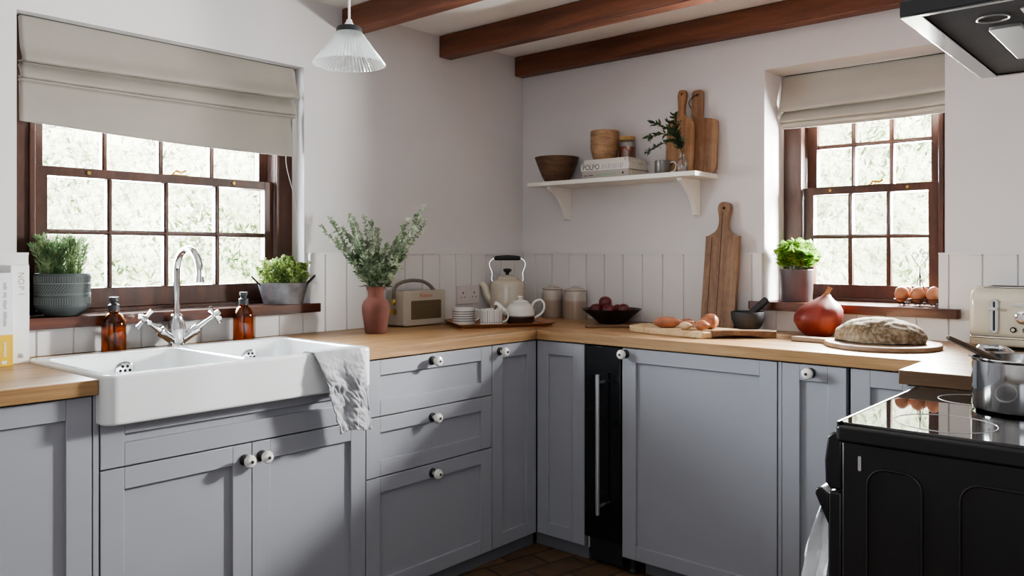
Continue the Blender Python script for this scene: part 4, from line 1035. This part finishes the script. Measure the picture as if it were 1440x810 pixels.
# ================================================================== WINDOW-SIDE COUNTER
bw = solo('fruit_bowl', G().lathe([(0.0, 0.0), (0.055, 0.0), (0.058, 0.004), (0.128, 0.060), (0.131, 0.064), (0.126, 0.064), (0.056, 0.010), (0.0, 0.010)], 48, capb=False), 'dark_bowl', 'wide shallow black bowl of plums on the worktop', 'bowl', (-0.163, -0.648, ZW))
pg = G().ball((0, 0, 0), 0.029, 20, 14, lambda d: 1.0 - 0.10 * max(0, d.z - 0.75) * 3 - 0.03 * (d.y > 0.9))
pm = None
for (x, y, z, lb) in ((-0.005, 0.025, 0.0735, 'dark red plum resting highest in the black bowl'), (0.020, -0.018, 0.040, 'dark red plum deep in the bowl on its wall side'), (-0.030, 0.050, 0.042, 'dark red plum in the bowl on the canister side'),
                      (-0.036, -0.012, 0.041, 'dark red plum at the front middle of the bowl'), (-0.020, -0.066, 0.046, 'dark red plum in the bowl on the chopping board side'), (0.030, 0.040, 0.042, 'dark red plum at the back of the bowl')):
    loc = (-0.163 + x * 1.15, -0.648 + y * 1.15, ZW + z + 0.016)
    if pm is None: pm = solo('plum', pg, 'plum', lb, 'fruit', loc, group='plums in the black bowl')
    else: pm2 = copy_tree(pm, loc, rnd.uniform(0, 6), lb)

# thin wooden spatula/board lying behind the chopping board
g = G().prism(rrect(-0.115, -0.020, 0.10, 0.020, [0.019, 0.003, 0.003, 0.019]), 0.0, 0.011)
solo('wooden_spatula', g, 'walnut', 'thin round-ended wooden spatula lying flat before the black fruit bowl', 'utensil', (-0.335, -0.772, ZW), R(-49), bevel=0.003)

# live edge board with dark handle
cb = thing('chopping_board', 'thick pale live-edge chopping board with a dark curved handle', 'chopping board', (-0.39, -1.12, ZW))
ol = [(-0.028, 0.215), (-0.055, 0.19), (-0.075, 0.12), (-0.085, 0.03), (-0.095, -0.05), (-0.112, -0.142), (-0.105, -0.148), (0.075, -0.215), (0.088, -0.205), (0.105, -0.10), (0.115, 0.03), (0.112, 0.14), (0.10, 0.20), (0.04, 0.222)]
bd = part('board', G().prism(ol, 0.0, 0.024), 'pale_wood', cb, bevel=0.004)
hl = spline([Vector(p) for p in ((-0.092, -0.120, 0), (-0.070, -0.165, 0), (-0.030, -0.225, 0), (0.02, -0.275, 0), (0.065, -0.325, 0))], 6)
hr = spline([Vector(p) for p in ((-0.02, -0.135, 0), (-0.015, -0.175, 0), (0.020, -0.215, 0), (0.065, -0.255, 0), (0.105, -0.300, 0))], 6)
cap = [Vector((0.085, -0.334, 0)), Vector((0.103, -0.326, 0))]
ol = [(p.x, p.y) for p in hl] + [(p.x, p.y) for p in cap] + [(p.x, p.y) for p in reversed(hr)]
g = G().prism(ol, 0.0005, 0.0262)
def arch(v):
    s_ = max(0.0, min(1.0, (-0.15 - v[1]) / 0.165)); a_ = math.sin(PI * s_)
    return (v[0], v[1], v[2] + (0.010 if v[2] < 0.01 else 0.003) * a_)
g.v = [arch(v) for v in g.v]
part('handle', g, 'walnut', cb, bevel=0.007, seg=3, label='dark walnut-brown handle')
ZC = ZW + 0.0240
def shallot(label, loc, L, r, rz, mat='shallot', tail=True):
    s = thing('shallot', label, 'shallot', loc, rz, 'shallots and onions on the chopping board')
    prof = [(0.0, -L * 0.5), (r * 0.45, -L * 0.47), (r * 0.9, -L * 0.3), (r, -L * 0.08), (r * 0.9, L * 0.15), (r * 0.5, L * 0.33), (r * 0.22, L * 0.43), (r * 0.12, L * 0.5), (0, L * 0.5)]
    part('bulb', G().lathe(prof, 24, capb=False), mat, s, rot=(0, R(90), 0), loc=(0, 0, r * 0.99))
    if tail:
        g = G()
        for i in range(5): g.tube([(L * 0.46, 0, r * 0.95), (L * 0.55 + rnd.uniform(0, 0.01), rnd.uniform(-0.008, 0.008), r * 0.9 + rnd.uniform(-0.006, 0.010))], [0.0022, 0.0006], 5)
        part('dry_tip', g, 'garlic', s)
    return s
shallot('long pink shallot lying nearest the fruit bowl', (-0.425, -1.085, ZC), 0.115, 0.0215, R(-50))
shallot('small shallot tucked behind the long one', (-0.362, -1.13, ZC), 0.075, 0.017, R(-25), 'shallot')
shallot('pale papery garlic-like shallot at the board front', (-0.452, -1.172, ZC), 0.050, 0.015, R(-70), 'garlic')
shallot('largest round golden onion on the board', (-0.372, -1.222, ZC), 0.072, 0.029, R(120), 'shallot', False)
shallot('small round shallot in front of the golden onion', (-0.437, -1.232, ZC), 0.056, 0.019, R(-60), 'shallot', False)

# mortar & pestle
solo('mortar', G().lathe([(0.0, 0.0), (0.032, 0.0), (0.034, 0.003), (0.052, 0.022), (0.062, 0.048), (0.065, 0.074), (0.063, 0.078), (0.056, 0.077), (0.052, 0.05), (0.035, 0.022), (0.0, 0.014)], 40, capb=False), 'stone', 'black stone mortar standing between tall board and pumpkin', 'mortar', (-0.128, -1.262, ZW))
A = Vector((-0.150, -1.238, ZW + 0.030)); B = Vector((-0.082, -1.322, ZW + 0.126)); d = B - A
solo('pestle', G().tube([A, A + d * 0.12, A + d * 0.45, A + d * 0.8, A + d * 0.97, B], [0.010, 0.016, 0.0135, 0.0155, 0.0150, 0.009], 20), 'stone', 'black stone pestle leaning in the mortar', 'pestle')

# pumpkin
pk = thing('pumpkin', 'orange-red onion squash with a knobbly stem on the worktop', 'pumpkin', (-0.142, -1.542, ZW))
lean = V(0.030, 0, 0)
prof = [(0.0, 0.0), (0.03, 0.0), (0.045, 0.004), (0.068, 0.026), (0.084, 0.056), (0.0865, 0.076), (0.080, 0.098), (0.062, 0.118), (0.038, 0.133), (0.020, 0.146), (0.012, 0.154), (0.0, 0.156)]
g = G().lathe(prof, 44, capb=False)
def lean_v(v):
    a = math.atan2(v[1], v[0]); r = math.hypot(v[0], v[1]); k = (v[2] / 0.15) ** 2
    r *= 1 + 0.018 * math.sin(a * 9 + 1) * min(1, r / 0.05) + 0.02 * math.sin(a * 2 + 0.6)
    return (r * math.cos(a) + lean.x * (k - 0.25 * math.sin(PI * min(1, v[2] / 0.15))), r * math.sin(a) + lean.y * (k - 0.25 * math.sin(PI * min(1, v[2] / 0.15))), v[2])
g.v = [lean_v(v) for v in g.v]
part('flesh', g, 'pumpkin', pk, ang=80)
part('stem', G().tube([lean * 0.9 + Vector((0, 0, 0.147)), lean * 1.1 + Vector((0, 0, 0.160)), lean * 1.35 + Vector((0, 0, 0.174)), lean * 1.45 + Vector((0, 0, 0.180))], [0.013, 0.008, 0.0085, 0.010], 12), 'pumpkin_stem', pk)

# round board and bread
rb = thing('round_board', 'round wooden bread board with a straight handle, under the loaf', 'chopping board', (-0.335, -1.822, ZW))
r0 = 0.176
pts = []
for i in range(65):
    a = R(90 + 10) + (2 * PI - R(20)) * i / 64; pts.append((r0 * math.cos(a), r0 * math.sin(a)))
pts += [(0.024, 0.20), (0.024, 0.285), (0.016, 0.297), (-0.016, 0.297), (-0.024, 0.285), (-0.024, 0.20)]
part('board', G().prism(pts, 0.0, 0.0155), 'round_board', rb, bevel=0.003)
def crust(d):
    return 1 + 0.05 * mnoise.noise(d * 2.5) + 0.035 * mnoise.noise(d * 7) - 0.07 * max(0, 1 - abs((d.y * 0.9 + d.x * 0.45 + 0.45) / 0.10)) * (d.z > 0) - 0.05 * max(0, 1 - abs((d.y * 0.3 - d.x + 0.62 + 0.1 * mnoise.noise(d * 4)) / 0.12)) * (d.z > -0.3)
g = G().ball((0, 0, 0), (0.105, 0.142, 0.066), 72, 44, crust)
g.v = [(x, y, max(z, -0.012 + 0.002 * math.sin(x * 60)) + 0.014) for x, y, z in g.v]
solo('bread_loaf', g, 'bread', 'floured rustic round bread loaf on the round board', 'bread', (-0.325, -1.812, ZW + 0.0155), ang=80)

# toaster
ts = thing('toaster', 'cream retro toaster with chrome trim beside the window', 'toaster', (-0.105, -2.193, ZW), W90 + R(-3))
prof = rrect(-0.085, 0.035, 0.080, 0.198, [0.02, 0.02, 0.055, 0.055], 8)
bd = part('body', G().prism(prof, -0.150, 0.150, 'x'), 'toaster', ts, bevel=0.032, seg=6)
part('base', G().prism(rrect(-0.152, -0.087, 0.152, 0.082, 0.03), 0.012, 0.037), 'toaster', ts, bevel=0.006, seg=3)
part('foot', G().prism(rrect(-0.12, -0.06, 0.12, 0.06, 0.02), 0.0, 0.0125), 'black_matt', ts)
part('trim_band', G().prism(rrect(-0.1545, -0.0895, 0.1545, 0.0845, 0.032), 0.036, 0.0405), 'chrome', ts, bevel=0.0015)
lv = part('lever_plate', G().prism(rrect(-0.086, 0.052, -0.063, 0.160, 0.0112, 8), -0.0895, -0.084, 'y'), 'chrome', ts, bevel=0.001)
part('lever_slot', G().prism(rrect(-0.0775, 0.060, -0.0715, 0.153, 0.003), -0.0900, -0.0890, 'y'), 'hole', lv)
part('lever', G().tube([(-0.0745, -0.088, 0.129), (-0.0745, -0.100, 0.129)], [0.004, 0.006], 12).box((-0.087, -0.105, 0.125), (-0.062, -0.098, 0.134)), 'chrome', lv, bevel=0.001)
part('dial', G().lathe([(0.021, 0.0), (0.021, 0.004), (0.0165, 0.006), (0.0155, 0.018), (0.012, 0.021), (0, 0.022)], 28), 'chrome', ts, loc=(0.004, -0.0855, 0.105), rot=(R(90), 0, 0))
for x in (-0.022, 0.012):
    bn = part('button', G().lathe([(0.009, 0.0), (0.009, 0.003), (0.0065, 0.005), (0.0, 0.005)], 20), 'black', ts, loc=(x, -0.0852, 0.066), rot=(R(90), 0, 0))
    part('button_cap', G().lathe([(0.0055, 0.004), (0.005, 0.0065), (0, 0.0067)], 16), 'chrome', bn)
part('name_plate', G().box((-0.022, -0.0868, 0.138), (0.060, -0.084, 0.150)), 'chrome', ts, bevel=0.0008)
part('toast_slot', G().box((-0.105, -0.040, 0.1975), (0.105, -0.010, 0.1995)).box((-0.105, 0.010, 0.1975), (0.105, 0.040, 0.1995)), 'hole', ts)
part('top_plate', G().prism(rrect(-0.120, -0.052, 0.120, 0.052, 0.02), 0.1955, 0.1985), 'chrome', ts, bevel=0.001)

# ================================================================== SILL ITEMS
ZI = 0.9792
# rosemary
rp = thing('rosemary_pot', 'rosemary in a patterned grey-green pot on the sink window sill', 'potted plant', (-2.160, 0.002, ZI))
part('pot', G().lathe([(0.0, 0.0), (0.045, 0.0), (0.055, 0.004), (0.079, 0.026), (0.0815, 0.034), (0.0815, 0.128), (0.079, 0.130), (0.076, 0.128), (0.076, 0.10), (0.0, 0.10)], 56, capb=False), 'planter', rp)
ln = G()
rr = 0.0817
def vline(a0, z0, a1, z1):
    ln.tube([(rr * math.cos(a0 + (a1 - a0) * i / 3), rr * math.sin(a0 + (a1 - a0) * i / 3), z0 + (z1 - z0) * i / 3) for i in range(4)], 0.0009, 5)
for k in range(72):
    a = 2 * PI * k / 72; vline(a, 0.104, a, 0.122); vline(a, 0.036, a, 0.058)
for k in range(56):
    a = 2 * PI * k / 56; vline(a, 0.074, a + 0.22, 0.096)
for z in (0.070, 0.066, 0.099, 0.101): ln.tube([(rr * math.cos(2 * PI * i / 56), rr * math.sin(2 * PI * i / 56), z) for i in range(56)], 0.0009, 5, closed=True)
part('pot_pattern', ln, 'planter_line', rp)
part('soil', G().lathe([(0.0, 0.112), (0.0755, 0.110)], 24, capb=False), 'soil', rp)
st, lf = G(), G()
for k in range(44):
    a = rnd.uniform(0, 2 * PI); q = 0.06 * math.sqrt(rnd.random()); L = rnd.uniform(0.08, 0.125)
    b = Vector((q * math.cos(a), q * math.sin(a), 0.11)); tip = b + Vector((0.30 * q * math.cos(a) + rnd.uniform(-.022, .022), 0.25 * q * math.sin(a) + rnd.uniform(-.015, .015), L))
    if tip.y > 0.06: tip.y = 0.055
    path = spline([b, b.lerp(tip, 0.5) + Vector((rnd.uniform(-.006, .006), 0, 0)), tip], 8); st.tube(path, 0.0013, 5)
    for i in range(1, len(path)):
        for s in range(5):
            aa = rnd.uniform(0, 2 * PI); d = (path[i] - path[i - 1]).normalized() * 0.8 + Vector((math.cos(aa), math.sin(aa), 0)) * 0.7
            lf.leaf(path[i], d, rnd.uniform(0.016, 0.028), 0.0036)
part('stem', st, 'twig', rp); part('leaves', lf, 'rosemary', rp, ang=80)
rp.scale = (0.93, 0.93, 1.0)
# thyme
tpn = thing('thyme_planter', 'bushy thyme in an oval galvanised metal planter on the sill', 'potted plant', (-1.392, -0.004, ZI), R(-30))
part('planter', G().lathe([(0.0, 0.0), (0.070, 0.0), (0.072, 0.003), (0.092, 0.078), (0.0945, 0.081), (0.091, 0.081), (0.085, 0.06), (0.0, 0.06)], 48, sy=0.62, capb=False), 'galv', tpn)
for s in (-1, 1):
    part('ring_handle', G().tube(spline([(s * 0.080, -0.02, 0.070), (s * 0.098, -0.018, 0.088), (s * 0.112, -0.012, 0.103), (s * 0.116, 0.0, 0.107), (s * 0.112, 0.012, 0.103), (s * 0.098, 0.018, 0.088), (s * 0.080, 0.02, 0.070)], 5), 0.0032, 8), 'wire', tpn)
part('soil', G().lathe([(0.0, 0.071), (0.087, 0.070)], 24, sy=0.62, capb=False), 'soil', tpn)
st, lf = G(), G()
for k in range(110):
    a = rnd.uniform(0, 2 * PI); q = math.sqrt(rnd.random()); b = Vector((0.08 * q * math.cos(a), 0.045 * q * math.sin(a), 0.07))
    tip = Vector((b.x * 1.22 + rnd.uniform(-.02, .02), max(-0.075, min(0.07, b.y * 1.3)) + rnd.uniform(-.015, .012), 0.070 + rnd.uniform(0.045, 0.115) * (1.08 - 0.35 * q)))
    path = spline([b, b.lerp(tip, 0.5) + Vector((rnd.uniform(-.01, .01), rnd.uniform(-.01, .01), 0.008)), tip], 6); st.tube(path, 0.0008, 5)
    for i in range(2, len(path)):
        for s in range(5):
            d = Vector((rnd.uniform(-1, 1), rnd.uniform(-1, 1), rnd.uniform(-0.2, 1)))
            lf.leaf(path[i], d, rnd.uniform(0.007, 0.012), 0.0062)
part('stem', st, 'stem', tpn); part('leaves', lf, 'thyme', tpn, ang=80)
# basil
bs = thing('basil_pot', 'bright green basil in a plain mauve-grey pot on the narrow window sill', 'potted plant', (0.050, -1.384, ZI))
part('pot', G().lathe([(0.0, 0.0), (0.058, 0.0), (0.060, 0.003), (0.066, 0.126), (0.0645, 0.128), (0.062, 0.126), (0.058, 0.10), (0.0, 0.10)], 44, capb=False), 'basil_pot', bs)
part('soil', G().lathe([(0.0, 0.113), (0.0615, 0.112)], 24, capb=False), 'soil', bs)
st, lf = G(), G()
for k in range(46):
    a = rnd.uniform(0, 2 * PI); q = math.sqrt(rnd.random()); b = Vector((0.04 * q * math.cos(a), 0.04 * q * math.sin(a), 0.112))
    tip = Vector((0.078 * q * math.cos(a), 0.088 * q * math.sin(a), 0.135 + 0.115 * math.sqrt(max(0, 1 - 0.72 * q * q)) * rnd.uniform(0.72, 1.0)))
    path = spline([b, b.lerp(tip, 0.5), tip], 5); st.tube(path, 0.0015, 5)
    for i in range(4, len(path)):
        for s in range(4):
            d = Vector((rnd.uniform(-1, 1), rnd.uniform(-1, 1), rnd.uniform(-0.15, 0.6)))
            lf.leaf(path[i], d, rnd.uniform(0.018, 0.030), rnd.uniform(0.014, 0.020), up=(rnd.uniform(-.5, .5), rnd.uniform(-.5, .5), 1))
part('stem', st, 'stem', bs); part('leaves', lf, 'basil', bs, ang=80)
# egg basket and eggs
ex, ey = 0.058, -1.835
eb = thing('egg_basket', 'dark wire egg basket with a tall twisted wire handle on the sill', 'egg basket', (ex, ey, ZI))
g = G()
cells = [(x, y) for x in (-0.030, 0.030) for y in (-0.053, 0.0, 0.053)]
for x, y in cells:
    for z, r in ((0.010, 0.012), (0.026, 0.0265)):
        g.tube([(x + r * math.cos(2 * PI * i / 20), y + r * math.sin(2 * PI * i / 20), z) for i in range(20)], 0.0012, 5, closed=True)
    for k in range(4):
        a = PI / 4 + k * PI / 2
        g.tube([(x + 0.0265 * math.cos(a), y + 0.0265 * math.sin(a), 0.026), (x + 0.012 * math.cos(a), y + 0.012 * math.sin(a), 0.010), (x + 0.009 * math.cos(a), y + 0.009 * math.sin(a), 0.001)], 0.0011, 5)
part('wire_cups', g, 'wire', eb)
g = G()
for k, a in enumerate((0.4, 2.0, 3.6, 5.2)):
    g.tube(spline([(0.022 * math.cos(a), 0.022 * math.sin(a), 0.012), (0.010 * math.cos(a), 0.010 * math.sin(a), 0.075), (0.001 * math.cos(a), 0.001 * math.sin(a), 0.115), (0.001 * math.cos(a), 0.001 * math.sin(a), 0.140)], 5), 0.0013, 6)
for s in (-1, 1):
    g.tube(spline([(0, 0, 0.138), (0, s * 0.012, 0.155), (0, s * 0.026, 0.180), (0, s * 0.022, 0.194), (0, s * 0.010, 0.190), (0, s * 0.008, 0.178), (0, s * 0.018, 0.176)], 6), 0.0013, 6)
part('wire_handle', g, 'wire', eb)
eg = None
lbs = {(-0.030, 0.053): 'brown egg in the front row, nearest the basil', (-0.030, 0.0): 'brown egg in the middle of the front row', (-0.030, -0.053): 'brown egg in the front row beside the panelling edge',
       (0.030, 0.053): 'brown egg in the back row, nearest the basil', (0.030, 0.0): 'brown egg in the middle of the back row'}
egm = G().ball((0, 0, 0.0), (0.0242, 0.0242, 0.031), 24, 18, lambda d: 1 - 0.07 * d.z if d.z > 0 else 1.0)
for (x, y), lb in lbs.items():
    loc = (ex + x, ey + y, ZI + 0.0435)
    if eg is None: eg = solo('egg', egm, 'egg', lb, 'egg', loc, group='brown eggs in the wire basket')
    else: copy_tree(eg, loc, rnd.uniform(0, 6), lb)

# ================================================================== UPRIGHT COOKBOOKS by the sink
M['cv_yellow'] = two_tone('white and yellow cover', (0.72, 0.46, 0.03), (0.74, 0.75, 0.77), 0.085, 0.5, soft=0.0006)
M['cv_nopi'] = plain('white cloth cover', (0.74, 0.735, 0.73), 0.55, var=0.03)
def upright(label, x0, x1, y0, y1, h, cover, rz=0.0):
    b = thing('cookbook', label, 'book', ((x0 + x1) / 2, y0, ZW), rz, 'cookbooks standing by the sink')
    w = (x1 - x0) / 2; d = y1 - y0; t = 0.003
    part('cover', G().box((-w, 0, 0), (-w + t, d, h)).box((w - t, 0, 0), (w, d, h)).box((-w + t, 0, 0), (w - t, t, h)), cover, b, bevel=0.001)
    part('pages', G().box((-w + t, t, 0.004), (w - t, d - 0.004, h - 0.004)), 'paper', b)
    return b
n1 = upright('tall white cookbook with spaced gold spine letters, next to the rosemary pot', -2.349, -2.303, -0.155, -0.036, 0.272, 'cv_nopi')
for i, ch in enumerate('NOPI'):
    text(ch, 0.022, 'gold_ink', n1, (0.002, -0.0004, 0.244 - i * 0.0175), (R(90), R(90), 0), name='spine_letter')
g = G()
for cx_, cz_, q_ in ((0.0, 0.0, 0.0032), (-0.0035, -0.0055, 0.0028), (0.0035, -0.0055, 0.0028)):
    g.tube([(0.002 + cx_ + q_ * math.cos(i * PI / 8), -0.0004, 0.025 + cz_ + q_ * math.sin(i * PI / 8)) for i in range(16)], 0.0006, 5, closed=True)
part('publisher_mark', g, 'grey_ink', n1)
y1_ = upright('upright cookbook with a half white, half yellow spine', -2.397, -2.354, -0.190, -0.040, 0.252, 'cv_yellow')
def marks(parent, z, words, mat, x=0.0, w=0.006):
    g = G()
    for q in words:
        if q > 0:
            n = max(1, int(q / 0.005))
            for i in range(n): g.box((x - w / 2 * rnd.uniform(0.5, 1), -0.0005, z - i * 0.005 - 0.0034), (x + w / 2 * rnd.uniform(0.4, 1), 0.0, z - i * 0.005))
            z -= n * 0.005
        else: z += q
    part('lettering', g, mat, parent)
marks(y1_, 0.225, [0.02, -0.006, 0.015, -0.006, 0.025, -0.006, 0.04], 'grey_ink', 0.002, 0.009)
marks(y1_, 0.065, [0.04], 'paper', 0.002, 0.008)
part('publisher_mark', G().box((-0.006, -0.0005, 0.006), (0.006, 0, 0.015)), 'cv_nopi', y1_)
n3 = upright('cream-paged cookbook set back behind the yellow one', -2.446, -2.401, -0.14, -0.036, 0.264, 'cv_pale')

# ================================================================== OUTSIDE
def hgt(x, y):
    u = max(x - 1.0, y - 0.8)
    return -0.2 + 0.95 * max(0, u) + 0.18 * mnoise.noise(Vector((x * 0.9, y * 0.9, 0))) + 0.06 * mnoise.noise(Vector((x * 3, y * 3, 2)))
g = G(); n = 130; idx = {}
for i in range(n + 1):
    for j in range(n + 1):
        x = -5.0 + 13.0 * i / n; y = -6.0 + 13.0 * j / n
        idx[(i, j)] = len(g.v); g.v.append((x, y, hgt(x, y)))
for i in range(n):
    for j in range(n):
        x = -5.0 + 13.0 * (i + 0.5) / n; y = -6.0 + 13.0 * (j + 0.5) / n
        if x > 0.45 or y > 0.45: g.f.append((idx[(i, j)], idx[(i + 1, j)], idx[(i + 1, j + 1)], idx[(i, j + 1)]))
bank = struct('hill', g, 'bank', ang=180)
g = G()
for k in range(16000):
    if k % 2: x, y = rnd.uniform(-2.5, 3.5), rnd.uniform(1.0, 4.2)
    else: x, y = rnd.uniform(1.1, 5.0), rnd.uniform(-2.5, 3.0)
    z = hgt(x, y)
    if mnoise.noise(Vector((x * 1.6, y * 1.6, 5))) + 0.6 * mnoise.noise(Vector((x * 5, y * 5, 9))) < rnd.uniform(-0.05, 0.35): continue
    for q in range(2):
        d = Vector((rnd.uniform(-1, 0.5), rnd.uniform(-1, 0.5), rnd.uniform(0.1, 1.2)))
        g.leaf((x + rnd.uniform(-.05, .05), y + rnd.uniform(-.05, .05), z + rnd.uniform(0, 0.06)), d, rnd.uniform(0.03, 0.075), rnd.uniform(0.008, 0.024))
tag(part('undergrowth', g, 'bankleaf', ang=80), 'pale sunlit undergrowth covering the bank outside the windows', 'undergrowth', kind='stuff')

# ================================================================== LIGHT
wd = D.worlds.new('sky'); bpy.context.scene.world = wd; wd.use_nodes = True
bg = wd.node_tree.nodes['Background']; bg.inputs['Color'].default_value = (0.86, 0.93, 1.0, 1); bg.inputs['Strength'].default_value = 5.0
def area(name, loc, direction, sx, sy, power, col, spread=180):
    l = D.lights.new(name, 'AREA'); l.shape = 'RECTANGLE'; l.size = sx; l.size_y = sy; l.energy = power; l.color = col; l.spread = R(spread)
    o = D.objects.new(name, l); C.objects.link(o); o.location = loc
    o.rotation_euler = Vector(direction).to_track_quat('-Z', 'Y').to_euler(); return o
area('daylight_narrow_window', (0.46, -1.61, 1.41), (-1, 0.03, -0.12), 0.56, 0.36, 115, (0.96, 0.98, 1.0))
area('added_key_lamp', (0.46, -1.78, 1.47), (-1, 0.35, -0.25), 0.14, 0.20, 150, (1.0, 0.985, 0.965))  # added small key lamp outside the narrow window, sharpens shadows, brightens the reveal
area('daylight_sink_window', (-1.79, 0.36, 1.36), (0.0, -1, -0.12), 0.85, 0.60, 125, (0.86, 0.93, 1.0))
area('added_fill_behind', (-4.6, -3.2, 1.5), (1.0, 0.62, -0.06), 1.6, 1.4, 13, (0.86, 0.92, 1.0))  # added soft fill inside the closed room, no window is built there
sl = D.lights.new('sun', 'SUN'); sl.energy = 26.0; sl.angle = R(3); so_ = D.objects.new('sun', sl); C.objects.link(so_)
so_.rotation_euler = Vector((0.5, 0.45, -0.75)).to_track_quat('-Z', 'Y').to_euler()

# ================================================================== CAMERA
cam = D.cameras.new('camera'); co = D.objects.new('camera', cam); C.objects.link(co); bpy.context.scene.camera = co
cam.sensor_width = 36; cam.lens = 1140 / 1440 * 36; cam.shift_y = -48 / 1440; cam.clip_start = 0.05
co.location = (-3.12, -2.65, 1.168); co.rotation_euler = (R(90), 0, R(41.1 - 90))
sc = bpy.context.scene
sc.view_settings.view_transform = 'AgX'
sc.view_settings.look = 'AgX - Medium High Contrast'
sc.view_settings.exposure = 0.52
sc.cycles.max_bounces = 10; sc.cycles.transparent_max_bounces = 16; sc.cycles.diffuse_bounces = 5
sc.cycles.sample_clamp_indirect = 6.0; sc.cycles.caustics_reflective = False; sc.cycles.caustics_refractive = False
